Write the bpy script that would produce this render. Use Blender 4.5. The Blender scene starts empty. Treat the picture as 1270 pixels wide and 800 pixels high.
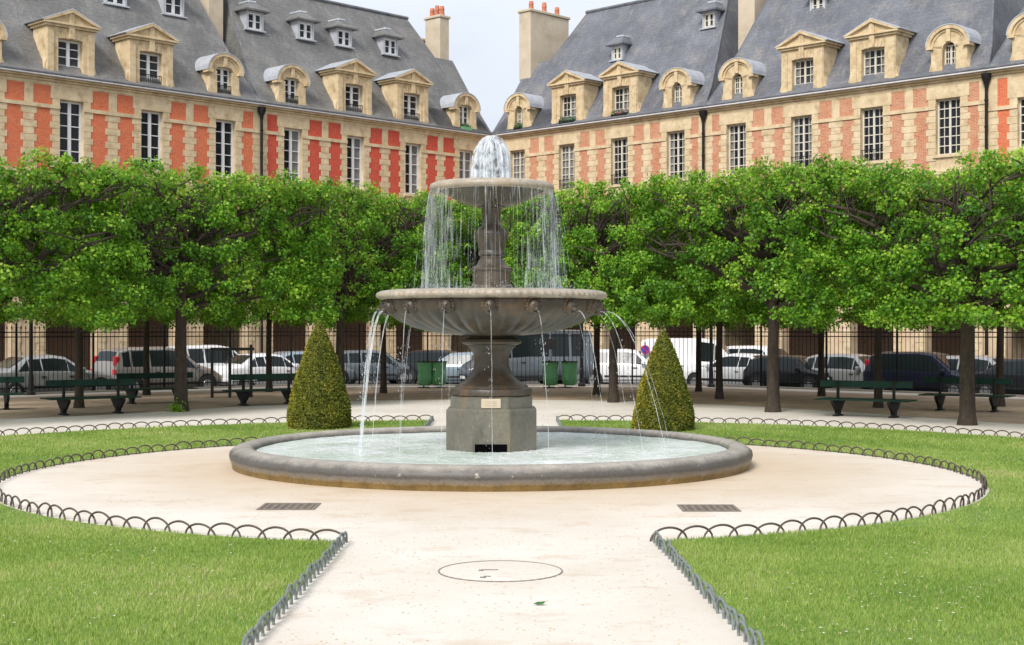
import bpy, math, random
import numpy as np
from mathutils import Vector, Matrix
PI = math.pi
C = bpy.context.scene.collection
S = bpy.context.scene

# ------------------------------------------------------------------ camera, sky, sun, exposure
EYE = 2.1
cd = bpy.data.cameras.new('camera'); cam = bpy.data.objects.new('camera', cd); C.objects.link(cam)
cam.location = (0, 0, EYE); cam.rotation_euler = (PI/2, 0, 0)
cd.sensor_width = 36; cd.lens = 1770/1270*36; cd.shift_y = 8/1270; cd.clip_end = 2000; cd.clip_start = .1
S.camera = cam
SUN_EL, SUN_AZ = math.radians(44), math.radians(205)      # azimuth the light comes from, clockwise from +Y
w = bpy.data.worlds.new("World"); S.world = w; w.use_nodes = True
nt = w.node_tree; nt.nodes.clear()
sky = nt.nodes.new('ShaderNodeTexSky'); sky.sky_type = 'NISHITA'; sky.sun_disc = False
sky.sun_elevation = SUN_EL; sky.sun_rotation = SUN_AZ; sky.air_density = 1.0; sky.dust_density = 3.0
tc = nt.nodes.new('ShaderNodeTexCoord'); nz = nt.nodes.new('ShaderNodeTexNoise')
nz.inputs['Scale'].default_value = 2.4; nz.inputs['Detail'].default_value = 5; nz.inputs['Roughness'].default_value = .55
mp = nt.nodes.new('ShaderNodeMapping'); mp.inputs['Scale'].default_value = (1, 1, 2.6)
nt.links.new(tc.outputs['Generated'], mp.inputs[0]); nt.links.new(mp.outputs[0], nz.inputs[0])
cr = nt.nodes.new('ShaderNodeValToRGB')
cr.color_ramp.elements[0].position = .3; cr.color_ramp.elements[0].color = (6.2, 6.7, 7.7, 1)
cr.color_ramp.elements[1].position = .7; cr.color_ramp.elements[1].color = (9.0, 9.35, 9.9, 1)
nt.links.new(nz.outputs[0], cr.inputs[0])
mx = nt.nodes.new('ShaderNodeMix'); mx.data_type = 'RGBA'; mx.inputs[0].default_value = .86
nt.links.new(sky.outputs[0], mx.inputs[6]); nt.links.new(cr.outputs[0], mx.inputs[7])
bg = nt.nodes.new('ShaderNodeBackground'); bg.inputs[1].default_value = .062
wo = nt.nodes.new('ShaderNodeOutputWorld')
nt.links.new(mx.outputs[2], bg.inputs[0]); nt.links.new(bg.outputs[0], wo.inputs[0])
sl = bpy.data.lights.new('sun', 'SUN'); sl.energy = 1.8; sl.specular_factor = .35; sl.angle = math.radians(22); sl.color = (1, .965, .92)
so = bpy.data.objects.new('sun', sl); C.objects.link(so)
dv = Vector((math.sin(SUN_AZ)*math.cos(SUN_EL), math.cos(SUN_AZ)*math.cos(SUN_EL), math.sin(SUN_EL)))
so.rotation_euler = dv.to_track_quat('Z', 'Y').to_euler()
S.view_settings.view_transform = 'Standard'; S.view_settings.look = 'None'
S.view_settings.exposure = .98; S.view_settings.gamma = 1; S.view_settings.use_curve_mapping = False

# ------------------------------------------------------------------ helpers
def link(o, parent=None):
    C.objects.link(o)
    if parent: o.parent = parent
    return o
def tag(o, label=None, cat=None, group=None, kind=None):
    if label: o['label'] = label
    if cat: o['category'] = cat
    if group: o['group'] = group
    if kind: o['kind'] = kind
    return o
def thing(name, label, cat, loc=(0, 0, 0), rz=0, group=None):
    o = bpy.data.objects.new(name, None); o.empty_display_size = .1
    o.location = loc; o.rotation_euler = (0, 0, rz); link(o)
    return tag(o, label, cat, group)
def copy_tree(o, parent=None):
    c = o.copy(); C.objects.link(c)
    if parent: c.parent = parent
    for ch in list(o.children): copy_tree(ch, c)
    return c

class MB:
    def __init__(s): s.v = []; s.f = []; s.m = []
    def add(s, vs, fs, m=0, M=None):
        b = len(s.v)
        if M is not None: vs = [tuple(M @ Vector(p)) for p in vs]
        s.v += [tuple(p) for p in vs]
        for f in fs: s.f.append(tuple(b+i for i in f)); s.m.append(m)
        return s
    def box(s, x0, x1, y0, y1, z0, z1, m=0, M=None, bev=0):
        if bev <= 0:
            vs = [(x, y, z) for z in (z0, z1) for y in (y0, y1) for x in (x0, x1)]
            return s.add(vs, [(0,2,3,1),(4,5,7,6),(0,1,5,4),(2,6,7,3),(0,4,6,2),(1,3,7,5)], m, M)
        b = min(bev, (x1-x0)/3, (y1-y0)/3, (z1-z0)/3)
        vs = []
        for (z, i) in ((z0, b), (z0+b, 0), (z1-b, 0), (z1, b)):
            vs += [(x0+i+b*(i==0), y0+i, z), (x1-i-b*(i==0), y0+i, z), (x1-i, y0+i+b*(i==0), z), (x1-i, y1-i-b*(i==0), z),
                   (x1-i-b*(i==0), y1-i, z), (x0+i+b*(i==0), y1-i, z), (x0+i, y1-i-b*(i==0), z), (x0+i, y0+i+b*(i==0), z)]
        fs = [tuple(range(7, -1, -1)), tuple(range(24, 32))]
        for k in range(3):
            for j in range(8):
                a, c = k*8+j, k*8+(j+1) % 8
                fs.append((a, c, c+8, a+8))
        return s.add(vs, fs, m, M)
    def tube(s, pts, rad, n=8, m=0, cap=True, M=None):
        pts = [Vector(p) for p in pts]
        if not hasattr(rad, '__len__'): rad = [rad]*len(pts)
        vs = []; up = None
        for i, p in enumerate(pts):
            t = (pts[min(i+1, len(pts)-1)] - pts[max(i-1, 0)])
            t = t.normalized() if t.length > 1e-9 else Vector((0, 0, 1))
            if up is None: up = Vector((1, 0, 0)) if abs(t.x) < .8 else Vector((0, 1, 0))
            a = (up - t*up.dot(t)).normalized(); b = t.cross(a); up = a
            for k in range(n):
                q = 2*PI*k/n
                vs.append(tuple(p + (a*math.cos(q) + b*math.sin(q))*rad[i]))
        fs = []
        for i in range(len(pts)-1):
            for k in range(n):
                k2 = (k+1) % n
                fs.append((i*n+k, i*n+k2, (i+1)*n+k2, (i+1)*n+k))
        if cap: fs += [tuple(range(n-1, -1, -1)), tuple((len(pts)-1)*n+k for k in range(n))]
        return s.add(vs, fs, m, M)
    def lathe(s, prof, n=48, m=0, M=None, mod=None, closed=False):
        vs = []; 
        for j, (r, z) in enumerate(prof):
            for k in range(n):
                q = 2*PI*k/n
                rr = r*(mod(j, q) if mod else 1)
                vs.append((rr*math.cos(q), rr*math.sin(q), z))
        fs = []
        J = len(prof)
        for j in range(J if closed else J-1):
            j2 = (j+1) % J
            for k in range(n):
                k2 = (k+1) % n
                fs.append((j*n+k, j*n+k2, j2*n+k2, j2*n+k))
        return s.add(vs, fs, m, M)
    def prism(s, poly, y0, y1, m=0, M=None):          # polygon in x,z (counter-clockwise seen from -y) extruded along y
        n = len(poly)
        vs = [(x, y0, z) for x, z in poly] + [(x, y1, z) for x, z in poly]
        fs = [tuple(range(n)), tuple(range(2*n-1, n-1, -1))]
        fs += [(i, i+n, (i+1) % n+n, (i+1) % n) for i in range(n)]
        return s.add(vs, fs, m, M)
    def build(s, name, mats, parent=None, smooth=False, loc=None):
        me = bpy.data.meshes.new(name); me.from_pydata(s.v, [], s.f)
        if not isinstance(mats, (list, tuple)): mats = [mats]
        for q in mats: me.materials.append(q)
        if len(mats) > 1: me.polygons.foreach_set('material_index', s.m)
        if smooth:
            me.polygons.foreach_set('use_smooth', [True]*len(me.polygons))
            if smooth != 'all':
                try: me.set_sharp_from_angle(angle=math.radians(38))
                except Exception: pass
        me.update()
        o = bpy.data.objects.new(name, me); link(o, parent)
        if loc: o.location = loc
        return o

def npmesh(name, V, F4, mats, attr=None, parent=None, smooth=False):
    """fast mesh of equal-sided faces from numpy arrays"""
    me = bpy.data.meshes.new(name); n = len(V); k = F4.shape[1]
    me.vertices.add(n); me.vertices.foreach_set('co', V.astype(np.float32).ravel())
    me.loops.add(F4.size); me.loops.foreach_set('vertex_index', F4.astype(np.int32).ravel())
    me.polygons.add(len(F4)); me.polygons.foreach_set('loop_start', np.arange(0, F4.size, k, dtype=np.int32))
    if attr is not None:
        a = me.attributes.new('tone', 'FLOAT', 'FACE'); a.data.foreach_set('value', attr.astype(np.float32))
    me.update(calc_edges=True); me.validate()
    for q in (mats if isinstance(mats, (list, tuple)) else [mats]): me.materials.append(q)
    if smooth: me.polygons.foreach_set('use_smooth', [True]*len(me.polygons))
    return link(bpy.data.objects.new(name, me), parent)

# ------------------------------------------------------------------ materials
def new_mat(name):
    m = bpy.data.materials.new(name); m.use_nodes = True
    t = m.node_tree; b = t.nodes['Principled BSDF']
    return m, t, b
def noise(t, scale, detail=4, rough=.55, vec=None, stretch=None):
    n = t.nodes.new('ShaderNodeTexNoise'); n.inputs['Scale'].default_value = scale
    n.inputs['Detail'].default_value = detail; n.inputs['Roughness'].default_value = rough
    if vec is None:
        vec = t.nodes.new('ShaderNodeTexCoord').outputs['Object']
    if stretch:
        mpn = t.nodes.new('ShaderNodeMapping'); mpn.inputs['Scale'].default_value = stretch
        t.links.new(vec, mpn.inputs[0]); vec = mpn.outputs[0]
    t.links.new(vec, n.inputs['Vector']); return n.outputs[0]
def ramp(t, fac, stops):
    r = t.nodes.new('ShaderNodeValToRGB'); e = r.color_ramp.elements
    while len(e) < len(stops): e.new(.5)
    for k, (p, c) in enumerate(stops):
        e[k].position = p; e[k].color = (*c, 1) if len(c) == 3 else c
    t.links.new(fac, r.inputs[0]); return r.outputs[0]
def mix(t, fac, a, b, mode='MIX'):
    n = t.nodes.new('ShaderNodeMix'); n.data_type = 'RGBA'; n.blend_type = mode
    if isinstance(fac, (int, float)): n.inputs[0].default_value = fac
    else: t.links.new(fac, n.inputs[0])
    for i, q in ((6, a), (7, b)):
        if isinstance(q, tuple): n.inputs[i].default_value = (*q, 1) if len(q) == 3 else q
        else: t.links.new(q, n.inputs[i])
    return n.outputs[2]
def bump(t, b, h, strength, dist=.02):
    n = t.nodes.new('ShaderNodeBump'); n.inputs['Strength'].default_value = strength; n.inputs['Distance'].default_value = dist
    t.links.new(h, n.inputs['Height']); t.links.new(n.outputs[0], b.inputs['Normal'])
def mottled(name, c1, c2, scale=3, rough=.8, c3=None, s3=14, bumpk=.25, bscale=40, bdist=.01, metallic=0, spec=None, stretch=None, amt3=(.55, .75)):
    m, t, b = new_mat(name)
    col = ramp(t, noise(t, scale, 6, .6, stretch=stretch), [(.32, c1), (.68, c2)])
    if c3:
        f = ramp(t, noise(t, s3, 5, .65), [(amt3[0], (0, 0, 0)), (amt3[1], (1, 1, 1))])
        col = mix(t, f, col, c3)
    t.links.new(col, b.inputs['Base Color']); b.inputs['Roughness'].default_value = rough; b.inputs['Metallic'].default_value = metallic
    if spec is not None: b.inputs['Specular IOR Level'].default_value = spec
    if bumpk: bump(t, b, noise(t, bscale, 4), bumpk, bdist)
    return m
M = {}
M['facade_stone'] = mottled('facade_stone', (.54, .41, .235), (.76, .62, .41), 1.9, .85, (.30, .205, .11), 2.6, .3, 30, .01, amt3=(.52, .85))
M['dormer_stone'] = mottled('dormer_stone', (.54, .40, .22), (.74, .60, .39), 2.4, .85, (.28, .185, .09), 3.2, .3, 30, .01, amt3=(.5, .85))
M['pale_stone'] = mottled('pale_stone', (.52, .43, .31), (.62, .53, .40), 1.2, .85, (.40, .32, .23), 1.4, .3, 30, amt3=(.5, .9))
M['pier_stone'] = mottled('pier_stone', (.56, .40, .245), (.70, .55, .37), 1.5, .85, (.52, .28, .18), 2.2, .3, 30)
def brick_mat(name, c1, c2, mortar, mamt):
    m, t, b = new_mat(name)
    vec = t.nodes.new('ShaderNodeTexCoord').outputs['Object']
    mpn = t.nodes.new('ShaderNodeMapping'); mpn.inputs['Rotation'].default_value = (PI/2, 0, 0); t.links.new(vec, mpn.inputs[0])
    br = t.nodes.new('ShaderNodeTexBrick'); t.links.new(mpn.outputs[0], br.inputs['Vector'])
    br.inputs['Scale'].default_value = 1; br.inputs['Brick Width'].default_value = .22; br.inputs['Row Height'].default_value = .065
    br.inputs['Mortar Size'].default_value = .008; br.inputs['Color1'].default_value = (*c1, 1); br.inputs['Color2'].default_value = (*c2, 1)
    br.inputs['Mortar'].default_value = (*mortar, 1)
    n = noise(t, 1.6, 8, .72)
    col = mix(t, ramp(t, n, [(.42, (0, 0, 0)), (.68, (mamt,)*3)]), br.outputs[0], mortar)
    col = mix(t, ramp(t, noise(t, 2.8, 7, .7), [(.25, (.55,)*3), (.42, (0, 0, 0))]), col, tuple(q*.5 for q in c1))
    col = mix(t, .6, col, ramp(t, noise(t, 14, 3, .7), [(.3, (.3,)*3), (.7, (.7,)*3)]), 'OVERLAY')
    t.links.new(col, b.inputs['Base Color']); b.inputs['Roughness'].default_value = .88
    bump(t, b, noise(t, 60, 3), .25, .006)
    return m
M['brick_orange'] = brick_mat('brick_orange', (.56, .13, .06), (.66, .175, .08), (.68, .22, .10), .4)
M['brick_red'] = brick_mat('brick_red', (.52, .058, .036), (.62, .085, .052), (.56, .13, .07), .35)
M['brick_pink'] = brick_mat('brick_pink', (.42, .125, .06), (.54, .20, .105), (.60, .38, .24), .7)
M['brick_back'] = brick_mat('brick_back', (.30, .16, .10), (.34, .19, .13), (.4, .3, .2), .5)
def slate_mat(name, tint):
    m, t, b = new_mat(name)
    vec = t.nodes.new('ShaderNodeTexCoord').outputs['Object']
    a = noise(t, .55, 6, .65, vec)
    st = noise(t, 1.5, 6, .65, vec, (1.6, 1, .45))
    fine = noise(t, 9, 5, .7, vec, (1, 1, 1.6))
    col = ramp(t, a, [(.3, tuple(q*.66 for q in tint)), (.52, tint), (.72, tuple(min(1, q*1.35) for q in tint))])
    col = mix(t, ramp(t, st, [(.55, (0, 0, 0)), (.8, (.55,)*3)]), col, (.34, .33, .32))
    col = mix(t, ramp(t, st, [(.25, (.6,)*3), (.42, (0, 0, 0))]), col, (.13, .125, .12))
    col = mix(t, ramp(t, noise(t, .9, 7, .72, vec), [(.5, (0, 0, 0)), (.66, (.6,)*3)]), col, (.24, .225, .20))
    col = mix(t, .5, col, ramp(t, fine, [(.3, (.2,)*3), (.7, (.8,)*3)]), 'OVERLAY')
    wv = t.nodes.new('ShaderNodeTexWave'); wv.wave_type = 'BANDS'; wv.bands_direction = 'Z'; wv.wave_profile = 'SAW'
    wv.inputs['Scale'].default_value = 1.6; wv.inputs['Distortion'].default_value = .25; t.links.new(vec, wv.inputs['Vector'])
    col = mix(t, .22, col, ramp(t, wv.outputs[1], [(0, (.25,)*3), (.3, (.55,)*3), (1, (.6,)*3)]), 'OVERLAY')
    t.links.new(col, b.inputs['Base Color']); b.inputs['Roughness'].default_value = .55
    bump(t, b, wv.outputs[1], .35, .02)
    return m
M['slate_blue'] = slate_mat('slate_blue', (.132, .139, .160))
M['slate_grey'] = slate_mat('slate_grey', (.148, .146, .141))
M['lead'] = mottled('lead', (.42, .44, .48), (.58, .60, .64), 3, .45, (.3, .31, .34), 6, .2, 20, metallic=.25)
M['zinc_dark'] = mottled('zinc_dark', (.10, .105, .12), (.18, .185, .2), 3, .5, bumpk=.1)
M['gutter_white'] = mottled('gutter_white', (.62, .60, .60), (.74, .72, .72), 3, .6, (.4, .38, .37), 8)
M['iron'] = mottled('iron', (.010, .011, .010), (.022, .022, .020), 8, .6, bumpk=.1, spec=.2)
M['fence_iron'] = mottled('fence_iron', (.010, .010, .011), (.018, .018, .018), 8, .7, bumpk=0, spec=.15)
M['hoop_iron'] = mottled('hoop_iron', (.055, .04, .03), (.10, .075, .055), 14, .6, (.05, .08, .07), 20, .2, 60, .002)
M['hoop_green'] = mottled('hoop_green', (.13, .165, .155), (.22, .255, .24), 14, .55, (.16, .10, .06), 20, .2, 60, .002)
M['white_paint'] = mottled('white_paint', (.72, .72, .72), (.80, .80, .79), 6, .5, bumpk=0)
M['cream_paint'] = mottled('cream_paint', (.60, .56, .47), (.70, .66, .56), 6, .5, bumpk=0)
M['curtain'] = mottled('curtain', (.70, .68, .64), (.82, .80, .76), 5, .9, stretch=(8, 1, .5), bumpk=0)
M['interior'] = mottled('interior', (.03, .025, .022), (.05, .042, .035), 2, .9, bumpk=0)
M['terracotta'] = mottled('terracotta', (.52, .16, .08), (.60, .22, .12), 8, .8)
def glass_mat():
    m, t, b = new_mat('window_glass')
    b.inputs['Base Color'].default_value = (.03, .035, .045, 1); b.inputs['Roughness'].default_value = .06
    tr = t.nodes.new('ShaderNodeBsdfTransparent'); mxs = t.nodes.new('ShaderNodeMixShader'); mxs.inputs[0].default_value = .30
    t.links.new(tr.outputs[0], mxs.inputs[1]); t.links.new(b.outputs[0], mxs.inputs[2])
    t.links.new(mxs.outputs[0], t.nodes['Material Output'].inputs[0])
    bump(t, b, noise(t, 1.5, 2), .12, .02)
    return m
M['glass'] = glass_mat()
def fountain_mat(name, base, dark, rust):
    m, t, b = new_mat(name)
    a = noise(t, 2.2, 7, .65); s2 = noise(t, 3.5, 6, .6, None, (1, 1, .22)); f = noise(t, 22, 4, .6)
    col = ramp(t, a, [(.3, dark), (.65, base)])
    col = mix(t, ramp(t, s2, [(.52, (0, 0, 0)), (.75, (.8,)*3)]), col, rust)
    col = mix(t, ramp(t, s2, [(.22, (.8,)*3), (.42, (0, 0, 0))]), col, tuple(q*.45 for q in dark))
    col = mix(t, .45, col, ramp(t, f, [(.3, (.32,)*3), (.7, (.68,)*3)]), 'OVERLAY')
    t.links.new(col, b.inputs['Base Color']); b.inputs['Roughness'].default_value = .42
    bump(t, b, f, .35, .008)
    return m
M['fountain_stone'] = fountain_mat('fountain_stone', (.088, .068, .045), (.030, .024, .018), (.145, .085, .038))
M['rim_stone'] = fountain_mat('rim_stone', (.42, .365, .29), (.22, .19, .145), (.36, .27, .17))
M['plinth_stone'] = fountain_mat('plinth_stone', (.165, .155, .12), (.095, .09, .072), (.19, .155, .09))
def pool_mat():
    m, t, b = new_mat('pool_stone')
    vec = t.nodes.new('ShaderNodeTexCoord').outputs['Object']
    sp = t.nodes.new('ShaderNodeSeparateXYZ'); t.links.new(vec, sp.inputs[0])
    a = noise(t, 2.5, 7, .65); f = noise(t, 26, 4, .65)
    col = ramp(t, a, [(.3, (.25, .225, .19)), (.7, (.40, .365, .315))])
    zz = t.nodes.new('ShaderNodeMath'); zz.operation = 'MULTIPLY_ADD'; t.links.new(noise(t, 5, 5, .6), zz.inputs[0]); zz.inputs[1].default_value = .07; t.links.new(sp.outputs[2], zz.inputs[2])
    damp = ramp(t, zz.outputs[0], [(.10, (1, 1, 1)), (.175, (0, 0, 0))])     # algae and limescale below the overflow line
    col = mix(t, damp, col, ramp(t, noise(t, 4, 5, .6, None, (1, 1, .3)), [(.3, (.12, .072, .018)), (.7, (.23, .15, .045))]))
    band = ramp(t, zz.outputs[0], [(.12, (0, 0, 0)), (.20, (.9,)*3), (.27, (.85,)*3), (.345, (0, 0, 0))])
    col = mix(t, band, col, (.055, .050, .045))
    lime = ramp(t, noise(t, 7, 5, .7), [(.66, (0, 0, 0)), (.70, (.8,)*3)])
    col = mix(t, lime, col, (.42, .38, .3))
    col = mix(t, .5, col, ramp(t, f, [(.3, (.3,)*3), (.7, (.7,)*3)]), 'OVERLAY')
    t.links.new(col, b.inputs['Base Color']); b.inputs['Roughness'].default_value = .5
    bump(t, b, f, .4, .01)
    return m
M['pool_stone'] = pool_mat()
def water_mat():
    m, t, b = new_mat('pool_water')
    vec = t.nodes.new('ShaderNodeTexCoord').outputs['Object']
    foam = noise(t, 1.1, 7, .68, vec); fine = noise(t, 9, 5, .7, vec)
    col = ramp(t, foam, [(.33, (.48, .58, .48)), (.5, (.66, .73, .67)), (.64, (.86, .89, .89))])
    col = mix(t, ramp(t, fine, [(.5, (0, 0, 0)), (.72, (.65,)*3)]), col, (.86, .89, .9))
    col = mix(t, ramp(t, noise(t, 14, 4, .7, vec), [(.22, (.35,)*3), (.4, (0, 0, 0))]), col, (.30, .42, .36))
    t.links.new(col, b.inputs['Base Color']); b.inputs['Roughness'].default_value = .16; b.inputs['IOR'].default_value = 1.33
    bump(t, b, noise(t, 7, 6, .65, vec), .8, .05)
    return m
M['water'] = water_mat()
def spray_mat(name, lo, hi, scale=(30, 30, 2.2), amin=.0, amax=.8):
    m, t, b = new_mat(name)
    a = ramp(t, noise(t, 1.0, 5, .65, None, scale), [(lo, (amin,)*3), (hi, (amax,)*3)])
    b.inputs['Base Color'].default_value = (.86, .89, .92, 1); b.inputs['Roughness'].default_value = .25; b.inputs['IOR'].default_value = 1.33
    tl = t.nodes.new('ShaderNodeBsdfTranslucent'); tl.inputs[0].default_value = (.9, .93, .95, 1)
    m1 = t.nodes.new('ShaderNodeMixShader'); m1.inputs[0].default_value = .45
    t.links.new(b.outputs[0], m1.inputs[1]); t.links.new(tl.outputs[0], m1.inputs[2])
    tr = t.nodes.new('ShaderNodeBsdfTransparent'); m2 = t.nodes.new('ShaderNodeMixShader')
    t.links.new(a, m2.inputs[0]); t.links.new(tr.outputs[0], m2.inputs[1]); t.links.new(m1.outputs[0], m2.inputs[2])
    t.links.new(m2.outputs[0], t.nodes['Material Output'].inputs[0])
    return m
M['stream'] = spray_mat('stream_water', .38, .68, (22, 22, 3.2), .05, .6)
M['veil'] = spray_mat('veil_water', .47, .78, (20, 20, 1.5), .0, .55)
M['jet'] = spray_mat('jet_water', .40, .62, (11, 11, 7), .05, .85)

def ground_mat():
    m, t, b = new_mat('gravel')
    vec = t.nodes.new('ShaderNodeTexCoord').outputs['Object']
    big = noise(t, .35, 6, .6, vec); mid = noise(t, 1.1, 8, .72, vec, (1, 1.5, 1)); fine = noise(t, 55, 3, .75, vec); grit = noise(t, 170, 2, .6, vec)
    col = ramp(t, big, [(.3, (.58, .515, .43)), (.6, (.68, .63, .56))])
    # damp ochre sand round the basin: distance from the fountain
    sp = t.nodes.new('ShaderNodeVectorMath'); sp.operation = 'DISTANCE'; t.links.new(vec, sp.inputs[0]); sp.inputs[1].default_value = (-.3, 22.4, 0)
    d = t.nodes.new('ShaderNodeMath'); d.operation = 'MULTIPLY_ADD'; t.links.new(mid, d.inputs[0]); d.inputs[1].default_value = -3.2; t.links.new(sp.outputs['Value'], d.inputs[2])
    col = mix(t, ramp(t, d.outputs[0], [(.0, (1, 1, 1)), (1.0, (1, 1, 1))]), col, col)
    dn = t.nodes.new('ShaderNodeMapRange'); dn.inputs[1].default_value = 2.2; dn.inputs[2].default_value = 5.8; dn.inputs[3].default_value = .85; dn.inputs[4].default_value = 0
    t.links.new(d.outputs[0], dn.inputs[0])
    col = mix(t, dn.outputs[0], col, (.53, .40, .26))
    col = mix(t, ramp(t, mid, [(.55, (0, 0, 0)), (.60, (.28,)*3), (.72, (.5,)*3)]), col, (.47, .36, .24))
    col = mix(t, ramp(t, noise(t, 6.5, 7, .75, vec), [(.56, (0, 0, 0)), (.72, (.5,)*3)]), col, (.46, .385, .31))
    col = mix(t, .5, col, ramp(t, fine, [(.25, (.36,)*3), (.75, (.64,)*3)]), 'OVERLAY')
    col = mix(t, ramp(t, grit, [(.62, (0, 0, 0)), (.72, (.7,)*3)]), col, (.33, .26, .20))
    t.links.new(col, b.inputs['Base Color']); b.inputs['Roughness'].default_value = .92
    bump(t, b, fine, .5, .01)
    return m
M['gravel'] = ground_mat()
M['soil'] = mottled('soil', (.29, .205, .135), (.42, .315, .215), .8, .95, (.50, .39, .28), 2.5, .5, 30, .02, amt3=(.45, .8))
M['lawn'] = mottled('lawn', (.12, .20, .035), (.18, .27, .055), 2.5, .95, (.20, .17, .08), 6, .4, 60, amt3=(.6, .85))
M['asphalt'] = mottled('asphalt', (.05, .05, .052), (.075, .073, .07), 1.5, .9, bumpk=.4)
M['kerb'] = mottled('kerb', (.40, .34, .27), (.50, .43, .35), 2, .85, (.28, .23, .18), 5)
M['paving'] = mottled('paving', (.30, .27, .24), (.38, .34, .3), 2, .85)
def leaf_mat(name, stops, trans=.35, rough=.45):
    m, t, b = new_mat(name)
    at = t.nodes.new('ShaderNodeAttribute'); at.attribute_name = 'tone'
    col = ramp(t, at.outputs['Fac'], stops)
    t.links.new(col, b.inputs['Base Color']); b.inputs['Roughness'].default_value = rough; b.inputs['Specular IOR Level'].default_value = .3
    tl = t.nodes.new('ShaderNodeBsdfTranslucent'); m2 = t.nodes.new('ShaderNodeMixShader'); m2.inputs[0].default_value = trans
    cc = mix(t, .5, col, (.35, .5, .05)); t.links.new(cc, tl.inputs[0])
    t.links.new(b.outputs[0], m2.inputs[1]); t.links.new(tl.outputs[0], m2.inputs[2])
    t.links.new(m2.outputs[0], t.nodes['Material Output'].inputs[0])
    return m
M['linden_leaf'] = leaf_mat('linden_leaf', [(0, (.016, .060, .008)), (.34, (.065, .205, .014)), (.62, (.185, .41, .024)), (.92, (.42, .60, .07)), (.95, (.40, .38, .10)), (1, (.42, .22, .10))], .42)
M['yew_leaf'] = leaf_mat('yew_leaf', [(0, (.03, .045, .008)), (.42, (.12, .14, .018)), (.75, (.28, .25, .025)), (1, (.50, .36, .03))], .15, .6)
M['grass_blade'] = leaf_mat('grass_blade', [(0, (.14, .25, .04)), (.5, (.31, .43, .09)), (.85, (.48, .54, .18)), (1, (.60, .50, .30))], .35, .6)
M['bark'] = mottled('bark', (.030, .022, .016), (.065, .048, .034), 5, .95, (.09, .072, .055), 9, .8, 18, .03, stretch=(3, 3, .5))
M['bench_green'] = mottled('bench_green', (.006, .030, .020), (.011, .048, .032), 5, .6, (.03, .05, .035), 12, .1, spec=.2)
M['bin_green'] = mottled('bin_green', (.14, .46, .20), (.22, .56, .28), 8, .35, bumpk=.5, bscale=12, bdist=.03)
M['plant'] = mottled('plant', (.03, .10, .02), (.06, .16, .03), 12, .7)
M['flower'] = mottled('flower', (.6, .10, .12), (.75, .3, .25), 20, .7)
M['grate_iron'] = mottled('grate_iron', (.15, .12, .095), (.24, .20, .165), 14, .7, bumpk=.2)
M['black_paint'] = mottled('black_paint', (.012, .012, .013), (.02, .02, .02), 8, .4, bumpk=0)

# ------------------------------------------------------------------ ground
def poly_sheet(name, pts, z, mat, kind='structure', thick=None):
    mb = MB(); n = len(pts)
    mb.add([(x, y, z) for x, y in pts], [tuple(range(n))])
    if thick:
        mb.add([(x, y, z) for x, y in pts]+[(x, y, z-thick) for x, y in pts], [(i, i+n, (i+1) % n+n, (i+1) % n) for i in range(n)])
    o = mb.build(name, mat); 
    o['kind'] = kind; return o
AX = lambda y: -.0141*y                        # the garden's axis, slightly left of the lens axis
STREET = -.30
# garden terrace: gravel sheet with chamfered far corner, street lower behind it
gp = [(-60, -8), (60, -8), (60, -.2), (7.0, 53), (-8.2, 53), (-60, 1.6)]
g = poly_sheet('gravel_ground', gp, 0, M['gravel'], thick=.6)
far = poly_sheet('street', [(-900, -300), (900, -300), (900, 900), (-900, 900)], STREET, M['asphalt'])
# bare soil under the lindens
poly_sheet('bare_soil', [(-36, 14.0), (-17, 29.6), (-11.9, 33.2), (-10.1, 34.7), (-7.3, 38.7), (-4.4, 41.8), (-.6, 42.7), (3.85, 41.5), (6.8, 38.4), (9.2, 35), (11.0, 31.8), (16, 27), (34, 12), (36, 22.0), (6.2, 51.6), (-7.6, 51.6), (-36, 23.2)], .004, M['soil'])
# kerb under the railing (garden side) and the far pavement line
def strip(mb, a, b, wid, z0, z1, m=0):
    a = Vector((*a, 0)); b = Vector((*b, 0)); t = (b-a).normalized(); n = Vector((-t.y, t.x, 0))*wid/2
    vs = [a-n, b-n, b+n, a+n]
    mb.add([(p.x, p.y, z0) for p in vs]+[(p.x, p.y, z1) for p in vs], [(3,2,1,0),(4,5,6,7),(0,1,5,4),(1,2,6,5),(2,3,7,6),(3,0,4,7)], m)
kb = MB()
FA, FB = (-8.2, 53.0), (7.0, 53.0)
FL, FR = (-31.0, 30.5), (30.0, 30.0)
strip(kb, FL, (FA[0]+.0, FA[1]), .30, -.5, .05); strip(kb, (FA[0]+.2, 53), (FB[0]-.2, 53), .30, -.5, .048); strip(kb, FB, FR, .30, -.5, .052)
tag(kb.build('railing_kerb', M['kerb']), kind='structure')

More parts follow.
